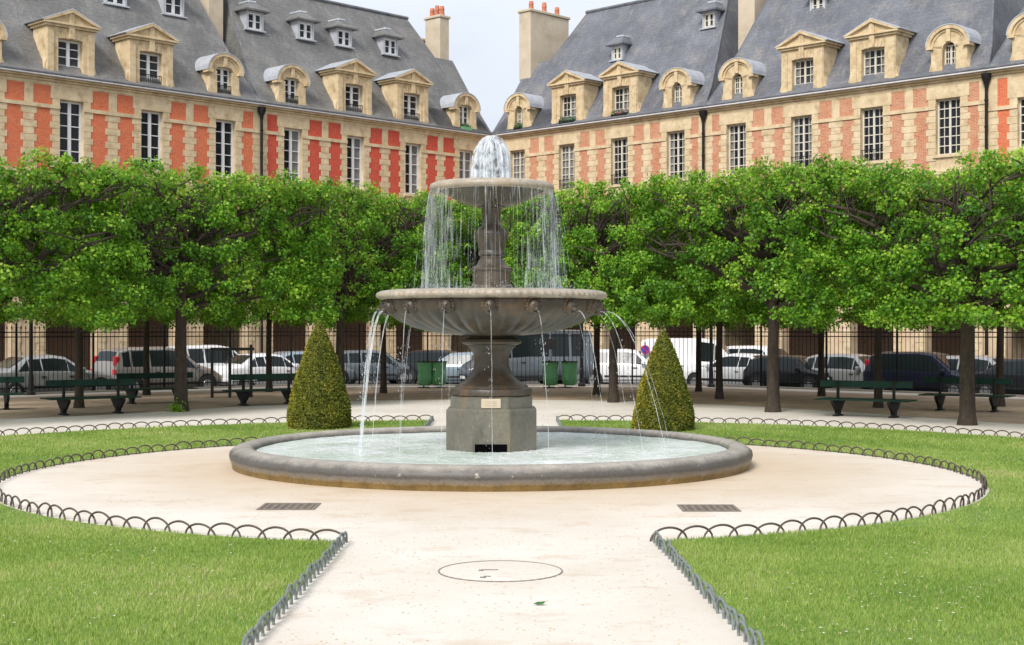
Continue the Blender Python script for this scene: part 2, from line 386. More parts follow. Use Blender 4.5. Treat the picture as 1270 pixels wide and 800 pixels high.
# ------------------------------------------------------------------ lawns
RC = (-.30, 20.7); RI, RO = 6.85, 12.0
def edge_x(side, y):                # the straight path edges in front of and behind the round gravel area
    if y < RC[1]: return (-1.66-(14.1-y)*.016) if side < 0 else (1.42+(14.1-y)*.038)
    return -.38+side*1.40
def lawn_outline(side):
    cx, cy = RC
    def arc(R, n):
        P = []
        for k in range(n*8+1):
            a = PI*k/(n*8); x, y = cx+side*R*math.sin(a), cy-R*math.cos(a)
            if side*(x-edge_x(side, y)) > 0: P.append((x, y))
        return [P[round(k*(len(P)-1)/n)] for k in range(n+1)]
    return arc(RI, 60), arc(RO, 80)
for side, nm in ((-1, 'left'), (1, 'right')):
    inner, outer = lawn_outline(side)
    pts = inner + outer[::-1]
    if side < 0: pts = pts[::-1]
    mb = MB(); n1, n2 = len(inner), len(outer)
    # strip triangulation between the two arcs
    vs = [(x, y, .012) for x, y in inner] + [(x, y, .012) for x, y in outer]
    fs = []; i = j = 0
    while i < n1-1 or j < n2-1:
        if j >= n2-1 or (i < n1-1 and (i+1)/(n1-1) <= (j+1)/(n2-1)): fs.append((i, i+1, n1+j)); i += 1
        else: fs.append((i, n1+j+1, n1+j)); j += 1
    if side > 0: fs = [f[::-1] for f in fs]
    mb.add(vs, fs)
    tag(mb.build('lawn', M['lawn']), kind='structure')

# grass blades standing on the lawns
def grass():
    rng = np.random.default_rng(5)
    P = []
    def scatter(n, ylo, yhi):
        r = np.sqrt(rng.uniform(RI**2, RO**2, n)); a = rng.uniform(0, 2*PI, n)
        x = RC[0] + r*np.sin(a); y = RC[1] - r*np.cos(a)
        lx = np.where(y < RC[1], -1.66-(14.1-y)*.016, -1.78); rx = np.where(y < RC[1], 1.42+(14.1-y)*.038, 1.02)
        dx = np.maximum(x-rx, lx-x); hw = 0
        k = (dx > .03) & (y > ylo) & (y < yhi) & (np.abs(x) < y*.36+4.5)
        # thin, worn strip along the edges, and thin patches
        e = np.minimum(np.minimum(r-RI, RO-r), dx-hw)
        k &= rng.random(n) < np.clip(.35+e*4, 0, 1)
        return np.stack([x[k], y[k]], 1)
    A = np.concatenate([scatter(1050000, 8.6, 15.0), scatter(420000, 15.0, 22.0), scatter(300000, 22.0, 34)])
    n = len(A)
    dist = A[:, 1]
    patch = np.sin(A[:, 0]*1.7+np.sin(A[:, 1]*1.3)*2)*np.cos(A[:, 1]*1.9+np.cos(A[:, 0]*2.3)) + .5*np.sin(A[:, 0]*5.1+A[:, 1]*4.3)*np.sin(A[:, 1]*6.7-A[:, 0]*2.9)
    h = rng.uniform(.022, .048, n)*(1+.22*patch)
    wd = rng.uniform(.0035, .006, n)*np.clip(dist/13, 1, 2.2)
    a = rng.uniform(0, 2*PI, n); lean = rng.uniform(.1, .8, n)*h; la = rng.uniform(0, 2*PI, n)
    B = np.zeros((n, 3, 3))
    z0 = .010
    for k, s in ((0, -1), (1, 1)):
        B[:, k, 0] = A[:, 0]+s*np.cos(a)*wd; B[:, k, 1] = A[:, 1]+s*np.sin(a)*wd; B[:, k, 2] = z0
    B[:, 2, 0] = A[:, 0]+np.cos(la)*lean; B[:, 2, 1] = A[:, 1]+np.sin(la)*lean; B[:, 2, 2] = z0+h
    big = np.sin(A[:, 0]*.9+1.3*np.sin(A[:, 1]*.7))*np.sin(A[:, 1]*1.1+A[:, 0]*.6)
    tone = np.clip(.46+.15*patch+.22*big+rng.normal(0, .17, n), 0, 1)
    dry = rng.random(n) < np.clip(.03+.05*(patch < -.7)+.10*np.exp(-np.minimum(np.hypot(A[:, 0]-RC[0], A[:, 1]-RC[1])-RI, 9)*4), 0, .4)
    tone[dry] = rng.uniform(.88, 1, dry.sum())
    o = npmesh('grass', B.reshape(-1, 3), np.arange(n*3).reshape(-1, 3), M['grass_blade'], tone)
    tag(o, 'short mown green grass of the lawns round the fountain', 'grass', kind='stuff')
grass()
def white_bits():
    rng = random.Random(8); mb = MB()
    for k in range(150):
        s = rng.choice((-1, 1)); y = rng.uniform(9.3, 14.2); x = s*rng.uniform(1.9, y*.36)+RC[0]
        if math.hypot(x-RC[0], y-RC[1]) < RI+.2: continue
        a = rng.uniform(0, PI); r = rng.uniform(.008, .016); z = rng.uniform(.035, .05)
        mb.add([(x+r*math.cos(a+q), y+r*math.sin(a+q), z+.004*(i % 2)) for i, q in enumerate((0, 1.2, 2.5, 3.9, 5.2))], [(0, 1, 2, 3, 4)])
    tag(mb.build('daisies', mottled('petal', (.7, .68, .6), (.5, .38, .24), 3, .8, bumpk=0)), 'tiny daisies and dry petals scattered in the front lawn grass', 'daisies', kind='stuff')
white_bits()

# ------------------------------------------------------------------ low hoop edging
def hoop_proto(mat):
    mb = MB(); W, H = .195, .135
    pts = [(-W, 0, -.03)] + [(-W*math.cos(q), 0, H*math.sin(q)) for q in [PI*k/14 for k in range(15)]] + [(W, 0, -.03)]
    mb.tube(pts, .0115, 6)
    o = mb.build('hoop', mat, smooth='all'); me = o.data; bpy.data.objects.remove(o); return me
HOOP = {'brown': hoop_proto(M['hoop_iron']), 'green': hoop_proto(M['hoop_green'])}
rngh = random.Random(3)
def hoop_run(path, label, col='brown', sp=.29, rail=False):
    L = [0]
    for a, b in zip(path, path[1:]): L.append(L[-1]+math.dist(a, b))
    root = thing('hoop_edging', label, 'lawn edging', (path[0][0], path[0][1], 0), 0, 'low iron hoop edgings round the lawns')
    n = int(L[-1]/sp); k = 0
    for q in range(n):
        s = sp*(q+.5)*L[-1]/(n*sp)
        while L[k+1] < s: k += 1
        f = (s-L[k])/(L[k+1]-L[k]); a, b = path[k], path[k+1]
        x = a[0]+(b[0]-a[0])*f; y = a[1]+(b[1]-a[1])*f
        o = bpy.data.objects.new('hoop', HOOP[col]); link(o, root)
        o.location = (x-path[0][0], y-path[0][1], rngh.uniform(-.02, .008))
        o.rotation_euler = (rngh.gauss(0, .09), rngh.gauss(0, .05), math.atan2(b[1]-a[1], b[0]-a[0])+rngh.gauss(0, .02))
for side, nm in ((-1, 'left'), (1, 'right')):
    inner, outer = lawn_outline(side)
    off = [(RC[0]+(x-RC[0])*(1-.05/RI), RC[1]+(y-RC[1])*(1-.05/RI)) for x, y in inner]
    hoop_run(off, 'low brown iron hoops curving round the fountain gravel along the %s lawn' % nm, sp=.285)
    oo = [(RC[0]+(x-RC[0])*(1+.06/RO), RC[1]+(y-RC[1])*(1+.06/RO)) for x, y in outer if y > 20]
    hoop_run(oo[::-1], 'low iron hoops on the far outer edge of the %s lawn behind the yew cone' % nm)
    e0 = (edge_x(side, inner[0][1])-side*.03, inner[0][1]); e1 = (edge_x(side, 9.1)-side*.03, 9.1)
    hoop_run([e0, e1], 'straight row of grey-green iron hoops along the near path by the %s lawn corner' % nm, 'green', .185)
    e0 = (inner[-1][0]-side*.03, inner[-1][1]); e1 = (outer[-1][0]-side*.03, outer[-1][1])
    hoop_run([e0, e1], 'short straight row of hoops beside the path behind the fountain, %s side' % nm, 'green', .19)

# ------------------------------------------------------------------ fountain
FX, FY = -.32, 22.4
root = thing('fountain', 'two-tiered grey-brown stone fountain with lion mask spouts in a round pool', 'fountain', (FX, FY, 0))
# pool rim
prof = [(3.66, .0), (3.66, .21), (3.675, .27), (3.72, .31), (3.79, .33), (3.86, .325), (3.97, .29), (4.035, .235), (4.045, .18), (4.03, .12), (4.01, .07), (4.0, .03), (4.0, -.02)]
MB().lathe(prof, 128).build('pool_rim', M['pool_stone'], root, smooth='all')
def octo(r, z0, z1, bev=.02, rot=PI/8):
    c = math.cos(PI/8)
    return [(r-bev, z0), (r, z0+bev), (r, z1-bev), (r-bev, z1)]
def ring8(mb, tiers):
    vs = []; 
    for r, z in tiers:
        for k in range(8):
            q = PI/8+PI/4*k
            vs.append((r/math.cos(PI/8)*math.cos(q), r/math.cos(PI/8)*math.sin(q), z))
    fs = [(j*8+k, j*8+(k+1) % 8, (j+1)*8+(k+1) % 8, (j+1)*8+k) for j in range(len(tiers)-1) for k in range(8)]
    fs += [tuple(range(7, -1, -1)), tuple((len(tiers)-1)*8+k for k in range(8))]
    mb.add(vs, fs)
mb = MB(); ring8(mb, [(.695, 0), (.70, .03), (.70, .84), (.67, .875), (.635, .88), (.635, 1.04), (.60, 1.06)])
mb.build('octagonal_plinth', M['plinth_stone'], root)
mb = MB(); mb.box(-.245, .245, -.712, -.70+.004, .20, .345); mb.build('plinth_opening_shade', mottled('shade_black', (.002,)*3, (.004,)*3, 3, .95, bumpk=0, spec=0), root)  # black plate on the face, painted as the shade inside an opening
mb = MB(); mb.box(-.15, .15, -.655, -.636, .89, 1.035, bev=.006)
for z in (.925, .955, .985): mb.box(-.09, .09, -.6575, -.6555, z, z+.008, 1)
mb.build('plaque', [M['pale_stone'], M['rim_stone']], root)
# lower stem
prof = [(0, 1.05), (.60, 1.05), (.635, 1.075), (.64, 1.13), (.62, 1.17), (.575, 1.19), (.56, 1.22), (.50, 1.25), (.42, 1.30), (.335, 1.38), (.285, 1.48), (.265, 1.58), (.275, 1.68), (.32, 1.77), (.38, 1.83), (.385, 1.85), (.46, 1.87), (.475, 1.90), (.46, 1.94), (.36, 1.96), (.34, 2.02), (0, 2.02)]
MB().lathe(prof, 64).build('lower_stem', M['fountain_stone'], root, smooth=True)
# lower bowl, fluted below
prof = [(0, 1.99), (.35, 1.99), (.62, 2.01), (.95, 2.055), (1.22, 2.13), (1.44, 2.23), (1.60, 2.34), (1.665, 2.43), (1.675, 2.53), (1.66, 2.56)]
def flute(j, q):
    amp = [0, .01, .03, .032, .03, .026, .02, .01, 0, 0][j]
    return 1 + amp*(abs(math.sin(q*20))-.5)*1.6
MB().lathe(prof, 400, mod=flute).build('lower_bowl', M['fountain_stone'], root, smooth='all')
prof = [(1.66, 2.555), (1.74, 2.56), (1.79, 2.585), (1.805, 2.62), (1.785, 2.66), (1.73, 2.688), (1.65, 2.70), (1.58, 2.67), (1.5, 2.58), (1.2, 2.5), (0, 2.45)]
def bead(j, q): return 1 + (.006*math.sin(q*88) if 1 <= j <= 5 else 0)
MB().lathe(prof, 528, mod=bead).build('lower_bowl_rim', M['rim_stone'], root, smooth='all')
# lion masks
def mask_mesh():
    mb = MB()
    def blob(cx, cy, cz, rx, ry, rz, nu=12, nv=8):
        vs = []; fs = []
        for i in range(nv+1):
            p = PI*i/nv
            for k in range(nu):
                q = 2*PI*k/nu; vs.append((cx+rx*math.sin(p)*math.cos(q), cy+ry*math.sin(p)*math.sin(q), cz+rz*math.cos(p)))
        for i in range(nv):
            for k in range(nu): fs.append((i*nu+k, (i+1)*nu+k, (i+1)*nu+(k+1) % nu, i*nu+(k+1) % nu))
        mb.add(vs, fs)
    blob(.02, 0, 0, .075, .085, .10)                       # head; +x is outward
    for k in range(11):                                    # mane tufts
        q = -.6+k*(PI+1.2)/10; blob(-.01, .088*math.cos(q), .02+.09*math.sin(q), .05, .028, .034, 8, 6)
    blob(.085, 0, -.02, .05, .038, .03); blob(.075, 0, -.07, .035, .026, .016)   # muzzle and jaw
    blob(.08, .032, .035, .018, .014, .01, 8, 6); blob(.08, -.032, .035, .018, .014, .01, 8, 6)
    blob(.02, .07, .085, .02, .018, .024, 8, 6); blob(.02, -.07, .085, .02, .018, .024, 8, 6)
    return mb
NS = 16
mk = mask_mesh().build('lion_mask', M['fountain_stone'], root, smooth='all')
for k in range(NS):
    q = -PI/2 + 2*PI*k/NS
    o = mk if k == 0 else mk.copy()
    if k: link(o, root)
    o.location = (1.64*math.cos(q), 1.64*math.sin(q), 2.43); o.rotation_euler = (0, .12, q); o.scale = (1.35, 1.2, 1.2)
# upper stem
prof = [(0, 2.45), (.34, 2.45), (.34, 2.76), (.31, 2.79), (.30, 2.80), (.30, 3.00), (.325, 3.02), (.325, 3.05), (.27, 3.08), (.225, 3.11), (.205, 3.17), (.18, 3.20), (.18, 3.24), (.205, 3.26), (.205, 3.30), (.19, 3.33), (.215, 3.42), (.245, 3.52), (.25, 3.58), (.235, 3.64), (.185, 3.68), (.15, 3.73), (.14, 3.82), (.15, 3.94), (.17, 3.99), (.215, 4.00), (.225, 4.03), (.2, 4.05), (0, 4.05)]
MB().lathe(prof, 48).build('upper_stem', M['fountain_stone'], root, smooth=True)
prof = [(0, 4.02), (.22, 4.02), (.32, 4.03), (.46, 4.08), (.58, 4.135), (.68, 4.19), (.76, 4.235), (.82, 4.262), (.85, 4.30), (.86, 4.34), (.85, 4.36), (.84, 4.365), (.8, 4.31), (.4, 4.26), (0, 4.25)]
def flute2(j, q): return 1 + (.02*(abs(math.sin(q*14))-.5) if 1 < j < 4 else 0)
MB().lathe(prof, 280, mod=flute2).build('upper_bowl', [M['fountain_stone']], root, smooth='all')
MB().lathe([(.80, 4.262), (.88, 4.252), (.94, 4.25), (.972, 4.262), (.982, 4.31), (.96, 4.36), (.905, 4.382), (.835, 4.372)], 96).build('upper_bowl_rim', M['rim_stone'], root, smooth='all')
prof = [(0, 4.25), (.12, 4.25), (.10, 4.36), (.06, 4.42), (.08, 4.47), (.16, 4.53), (.19, 4.56), (.18, 4.585), (.12, 4.57), (0, 4.57)]
MB().lathe(prof, 32).build('finial_cup', M['fountain_stone'], root, smooth=True)
# water surfaces
mb = MB(); rng = random.Random(2)
NR, NA = 40, 120; vs = [(0, 0, .225)]; fs = []
for i in range(1, NR+1):
    for k in range(NA):
        q = 2*PI*k/NA; r = 3.67*i/NR
        vs.append((r*math.cos(q), r*math.sin(q), .225+rng.uniform(-.006, .006)+.006*math.sin(r*9)*math.cos(q*5)))
fs += [(0, 1+k, 1+(k+1) % NA) for k in range(NA)]
for i in range(NR-1):
    for k in range(NA):
        a = 1+i*NA; fs.append((a+k, a+NA+k, a+NA+(k+1) % NA, a+(k+1) % NA))
mb.add(vs, fs)
wo_ = mb.build('pool_water', M['water'], smooth='all', loc=(FX, FY, 0)); tag(wo_, kind='structure')
mb = MB(); mb.lathe([(1.63, 2.672), (.34, 2.68)], 96)
tag(mb.build('basin_water', M['water'], smooth='all', loc=(FX, FY, 0)), kind='structure')
mb = MB(); mb.lathe([(.83, 4.368), (.03, 4.372)], 64)
tag(mb.build('upper_basin_water', M['water'], smooth='all', loc=(FX, FY, 0)), kind='structure')

# streams from the lion mouths
wind = .35
places = {0: 'front centre mask', 1: 'second mask right of centre', 2: 'third mask right of centre', 3: 'front mask near the right end', 4: 'rightmost mask',
          5: 'rear mask just behind the rightmost', 6: 'rear mask on the right', 7: 'rear mask right of the stem', 8: 'mask hidden straight behind the stem', 9: 'rear mask left of the stem',
          10: 'rear mask on the left', 11: 'rear mask just behind the leftmost', 12: 'leftmost mask', 13: 'front mask near the left end', 14: 'third mask left of centre', 15: 'second mask left of centre'}
speeds = {0: .35, 1: .55, 2: .8, 3: 1.1, 4: 1.4, 5: .95, 6: .8, 7: .7, 8: .7, 9: .6, 10: .7, 11: .6, 12: .42, 13: .58, 14: .25, 15: .3}
for k in range(NS):
    q = -PI/2 + 2*PI*k/NS; v = speeds[k]
    mb = MB(); rng = random.Random(40+k)
    nst = 3 if k in (11, 12, 13) else (2 if k in (4, 10) else 1)
    thick = {4: .5, 12: .62, 13: .72, 11: .5}.get(k, .38)
    for sgn in range(nst):
        pts = []; rad = []; vv = v*rng.uniform(.9, 1.06); dq = q+rng.gauss(0, .03)
        T = math.sqrt(2*(2.37-.22)/9.81)
        for i in range(19):
            tt = T*i/18
            r = 1.80 + vv*tt
            pts.append((r*math.cos(dq)+wind*.12*tt+rng.gauss(0, .0015*i/6), r*math.sin(dq)+rng.gauss(0, .002*i/6), 2.37-.5*9.81*tt*tt))
            rad.append((.016-.006*i/18 if thick < .6 else .016+.006*i/18)*(1 if sgn == 0 else .55)*rng.uniform(.8, 1.2)*thick)
        mb.tube(pts, rad, 8, cap=False)
    # droplets breaking off the lower half, and the splash
    for _ in range(34 if thick < .6 else 90):
        tt = T*rng.uniform(.45, 1); r = 1.80+v*tt+rng.gauss(0, .03)
        p = Vector((r*math.cos(q)+rng.gauss(0, .03), r*math.sin(q)+rng.gauss(0, .03), 2.37-.5*9.81*tt*tt)); s = rng.uniform(.003, .008)
        mb.add([tuple(p+Vector(d)*s) for d in ((1,0,0),(-1,0,0),(0,1,0),(0,-1,0),(0,0,2.2),(0,0,-2.2))], [(0,2,4),(2,1,4),(1,3,4),(3,0,4),(2,0,5),(1,2,5),(3,1,5),(0,3,5)])
    for _ in range(40):
        r = 1.80+v*T; a = rng.uniform(0, 2*PI); e = abs(rng.gauss(0, .12))
        p = Vector((r*math.cos(q)+e*math.cos(a), r*math.sin(q)+e*math.sin(a), .215+abs(rng.gauss(0, .05))*(1-min(e, .25)*3))); s = rng.uniform(.005, .014)
        mb.add([tuple(p+Vector(d)*s) for d in ((1,0,0),(-1,0,0),(0,1,0),(0,-1,0),(0,0,1.2),(0,0,-1.2))], [(0,2,4),(2,1,4),(1,3,4),(3,0,4),(2,0,5),(1,2,5),(3,1,5),(0,3,5)])
    o = mb.build('water_stream', M['stream'], smooth='all', loc=(FX, FY, 0))
    tag(o, 'thin white water stream falling from the ' + places[k], 'water stream', 'streams from the lower basin masks')
# veil from the upper bowl
mb = MB(); rng = random.Random(9)
for k in range(230):
    q = rng.uniform(0, 2*PI)
    if rng.random() < .6: q = rng.choice((0, PI))+rng.gauss(0, .5)
    r0 = .965; v = rng.uniform(.02, .28); z0 = 4.26; zE = 2.70 if rng.random() < .75 else rng.uniform(2.9, 3.6)
    T = math.sqrt(2*(z0-zE)/9.81); pts = []; rad = []
    dw = rng.gauss(.0, .09); w0 = rng.uniform(.0025, .006)
    for i in range(13):
        tt = T*i/12; r = r0+v*tt; z = z0-.5*9.81*tt*tt
        pts.append((r*math.cos(q)+dw*tt, r*math.sin(q), z)); rad.append(w0*rng.uniform(.6, 1.3)*(1.0-.35*i/12))
    mb.tube(pts, rad, 5, cap=False)
for _ in range(900):
    q = rng.uniform(0, 2*PI) if rng.random() < .35 else rng.choice((0, PI))+rng.gauss(0, .4)
    r = .98+abs(rng.gauss(0, .07)); z = rng.uniform(2.75, 4.15); s = rng.uniform(.003, .007); p = Vector((r*math.cos(q)+rng.gauss(0, .03), r*math.sin(q), z))
    mb.add([tuple(p+Vector(d)*s) for d in ((1,0,0),(-1,0,0),(0,1,0),(0,-1,0),(0,0,4),(0,0,-4))], [(0,2,4),(2,1,4),(1,3,4),(3,0,4),(2,0,5),(1,2,5),(3,1,5),(0,3,5)])
for _ in range(2600):                    # splashing on the lower basin
    q = rng.uniform(0, 2*PI); r = rng.gauss(1.08, .22); s = rng.uniform(.004, .011); p = Vector((r*math.cos(q), r*math.sin(q), 2.68+abs(rng.gauss(0, .06))))
    mb.add([tuple(p+Vector(d)*s) for d in ((1,0,0),(-1,0,0),(0,1,0),(0,-1,0),(0,0,1.3),(0,0,-1.3))], [(0,2,4),(2,1,4),(1,3,4),(3,0,4),(2,0,5),(1,2,5),(3,1,5),(0,3,5)])
for (qc, qw, ra, rb, rc2) in ((.1, .6, .968, 1.01, 1.10), (PI-.1, .6, .968, 1.01, 1.10), (-.35, .7, .962, .985, 1.03), (PI+.35, .7, .962, .985, 1.03)):
    nq = 40; zz = [(ra, 4.27), (ra+.012, 4.1), (rb, 3.7), (rb+(rc2-rb)*.5, 3.2), (rc2, 2.70)]; vs = []
    for j_, (r, z) in enumerate(zz):
        for k in range(nq+1):
            q = qc-qw+2*qw*k/nq; r2_ = r*(1+.012*math.sin(q*17+j_*1.3)+.01*math.sin(q*41-j_)); vs.append((r2_*math.cos(q), r2_*math.sin(q), z))
    mb.add(vs, [(j_*(nq+1)+k, j_*(nq+1)+k+1, (j_+1)*(nq+1)+k+1, (j_+1)*(nq+1)+k) for j_ in range(4) for k in range(nq)])
tag(mb.build('falling_water', M['veil'], smooth='all', loc=(FX, FY, 0)), 'veil of thin water threads falling from the upper bowl', 'falling water', kind='stuff')
# top jet: a bell of falling water
mb = MB(); rng = random.Random(4)
for k in range(130):
    q = rng.uniform(0, 2*PI); R = rng.uniform(.12, .28); H = rng.uniform(4.90, 5.13)-(.12*R); pts = []; rad = []
    w0 = rng.uniform(.007, .019)
    for i in range(15):
        f = i/14; r = R*(math.sin(min(f*1.5, 1)*PI/2)**.9)*(1+.12*f); z = H-(H-4.38)*(max(0, f-.12)/.88)**1.75 - (.02 if f < .1 else 0)
        pts.append((r*math.cos(q+f*.15), r*math.sin(q+f*.15), z)); rad.append(w0*rng.uniform(.7, 1.3))
    mb.tube(pts, rad, 5, cap=False)
def lump(j, q): return 1+.09*math.sin(q*5+j*.9)+.05*math.sin(q*11-j*1.7)
mb.lathe([(.001, 5.13), (.08, 5.125), (.15, 5.09), (.195, 5.02), (.22, 4.9), (.24, 4.75), (.255, 4.58), (.27, 4.38)], 48, mod=lump)
mb.lathe([(.001, 5.06), (.05, 5.05), (.08, 4.95), (.07, 4.8), (.05, 4.57)], 24, mod=lump)
tag(mb.build('water_jet', M['jet'], smooth='all', loc=(FX, FY, 0)), 'foaming white bell of water bubbling on top of the fountain', 'water jet')

# ------------------------------------------------------------------ small things on the gravel
def grate(x, y, label):
    t = thing('drain_grate', label, 'drain', (x, y, 0), 0, 'iron drain grates on the gravel'); t.scale = (1.2, 1.1, .8)
    mb = MB()
    for (a, b, c, d) in ((-.28, .28, -.28, -.25), (-.28, .28, .25, .28), (-.28, -.25, -.25, .25), (.25, .28, -.25, .25)): mb.box(a, b, c, d, .002, .012)
    mb.build('frame', M['grate_iron'], t)
    mb = MB()
    for k in range(7):
        xx = -.25+.5*(k+.5)/7; mb.box(xx-.012, xx+.012, -.25, .25, .003, .010)
        mb.box(-.25, .25, xx-.008, xx+.008, .0025, .009)
    mb.build('bars', M['grate_iron'], t)
    mb = MB(); mb.box(-.25, .25, -.25, .25, .0005, .0018); mb.build('pit_shade', M['hoop_iron'], t)  # flat dark sheet as the shade of a pit below the bars
grate(-2.63, 16.85, 'dark iron drain grate in the gravel left of the fountain')
grate(2.30, 16.7, 'dark iron drain grate in the gravel right of the fountain')
t = thing('manhole_cover', 'round cover buried in pale gravel, only its rusty rim showing', 'manhole cover', (-.10, 12.38, 0))
mb = MB(); R = .535
for k in range(120):
    a0 = PI*.93+2*PI*k/120; a1 = PI*.93+2*PI*(k+1)/120
    wv = (.0085*(.4+.6*math.sin(PI*k/68)) if k <= 68 else .0010)*(1+.35*math.sin(k*1.9))
    vs = [((R+s*wv)*math.cos(a), (R+s*wv)*math.sin(a), .006) for a in (a0, a1) for s in (-1, 1)]
    mb.add(vs, [(0, 2, 3, 1)])
    mb.add([(x, y, 0) for x, y, z in vs[1::2]]+[(x, y, z) for x, y, z in vs[1::2]], [(0, 1, 3, 2)])
mb.build('rim', M['grate_iron'], t)
mb = MB(); mb.box(-.17, -.02, .02, .045, 0, .008); mb.box(-.19, -.15, -.02, .03, 0, .007); mb.box(-.14, -.08, -.30, -.27, 0, .006); mb.box(-.17, -.12, -.36, -.31, 0, .006)
mb.build('handle_slot', M['grate_iron'], t)
mb = MB(); mb.lathe([(0, .0035), (.52, .002), (.53, 0)], 48); mb.build('lid', M['gravel'], t)
def small_leaf(x, y, s, mat, label):
    mb = MB(); mb.add([(-s, 0, .012), (-.3*s, .45*s, .022), (.5*s, .4*s, .018), (s, 0, .03), (.5*s, -.4*s, .012), (-.3*s, -.45*s, .010)], [(0, 5, 4, 3, 2, 1)])
    tag(mb.build('fallen_leaf', mat, loc=(x, y, 0)), label, 'leaf')
small_leaf(.21, 10.85, .05, M['plant'], 'single green leaf lying on the pale near path')
mb = MB(); rng = random.Random(6)
for k in range(1300):
    y = rng.uniform(9.2, 18); x = rng.uniform(-1.6, 1.6)-.3 if y < 14.4 else rng.uniform(-5, 5)
    if math.hypot(x-FX, y-FY) < 4.2 or (y > 14.4 and math.hypot(x-RC[0], y-RC[1]) > RI-.2): continue
    s = rng.uniform(.003, .009); a = rng.uniform(0, PI)
    mb.box(-s, s, -s*.7, s*.7, -.002, s*.7, M=Matrix.Translation((x, y, 0)) @ Matrix.Rotation(a, 4, 'Z'))
tag(mb.build('pebbles', M['pale_stone']), 'small loose pebbles strewn over the gravel path', 'pebbles', kind='stuff')

# ------------------------------------------------------------------ leaf cards
def leaf_cloud(P, N, size, rng, flat=.5):
    """one folded four-cornered leaf per point P with outward hints N"""
    n = len(P)
    d = rng.normal(size=(n, 3)); d[:, 2] -= .35; d /= np.linalg.norm(d, axis=1)[:, None]        # leaf axis, hanging a little
    nn = N + rng.normal(size=(n, 3))*flat; nn -= (nn*d).sum(1)[:, None]*d; nn /= np.linalg.norm(nn, axis=1)[:, None]+1e-9
    s = np.cross(d, nn)
    L = size[:, None]; W = L*.42
    V = np.zeros((n, 4, 3))
    V[:, 0] = P; V[:, 1] = P+d*L*.45+s*W+nn*L*.08; V[:, 2] = P+d*L; V[:, 3] = P+d*L*.45-s*W+nn*L*.08
    return V.reshape(-1, 3), np.arange(n*4).reshape(-1, 4)

def yew(x, y, h, r, label, seed):
    rng = np.random.default_rng(seed)
    t = thing('clipped_yew', label, 'topiary', (x, y, 0), 0, 'clipped yew cones on the far lawn')
    prof = [(r*.93, .0), (r*.98, .12), (r*.97, h*.16), (r*.87, h*.3), (r*.73, h*.46), (r*.58, h*.6), (r*.40, h*.755), (r*.19, h*.9), (.01, h*.995)]
    pz = np.array([p[1] for p in prof]); pr = np.array([p[0] for p in prof])
    MB().lathe([(a*.93, b*.99) for a, b in prof], 40).build('core', mottled('yew_core', (.015, .022, .006), (.03, .04, .01), 9, .95), t, smooth='all')
    n = 42000
    z = h*(1-np.sqrt(rng.random(n)))*.995; z = np.clip(z+.02, 0, h)
    q = rng.uniform(0, 2*PI, n); rr = np.interp(z, pz, pr)
    lump = 1+.015*np.sin(q*7+z*5)+.015*np.sin(q*3-z*8)+.02*np.sin(q*13+z*13)
    rr = rr*lump*(1-np.abs(rng.normal(0, .025, n)))
    P = np.stack([rr*np.cos(q), rr*np.sin(q), z], 1); N = np.stack([np.cos(q), np.sin(q), np.full(n, .4)], 1)
    V, F = leaf_cloud(P, N, rng.uniform(.022, .05, n), rng, .8)
    patch = np.sin(q*4+z*6)*np.sin(z*7-q*2)+.6*np.sin(q*11+z*17)
    left = np.clip(-np.cos(q)*1.0, 0, 1)  # sunlit left side put into the leaf tone
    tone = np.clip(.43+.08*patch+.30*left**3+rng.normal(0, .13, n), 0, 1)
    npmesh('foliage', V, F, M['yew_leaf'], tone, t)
    mb = MB(); mb.tube([(0, 0, -.05), (0, 0, .3)], .07, 8); mb.build('trunk', M['bark'], t)
yew(-4.05, 30.0, 2.29, .67, 'taller clipped yew cone on the lawn left of the fountain', 1)
yew(3.12, 29.4, 2.1, .63, 'shorter clipped yew cone on the lawn right of the fountain', 2)

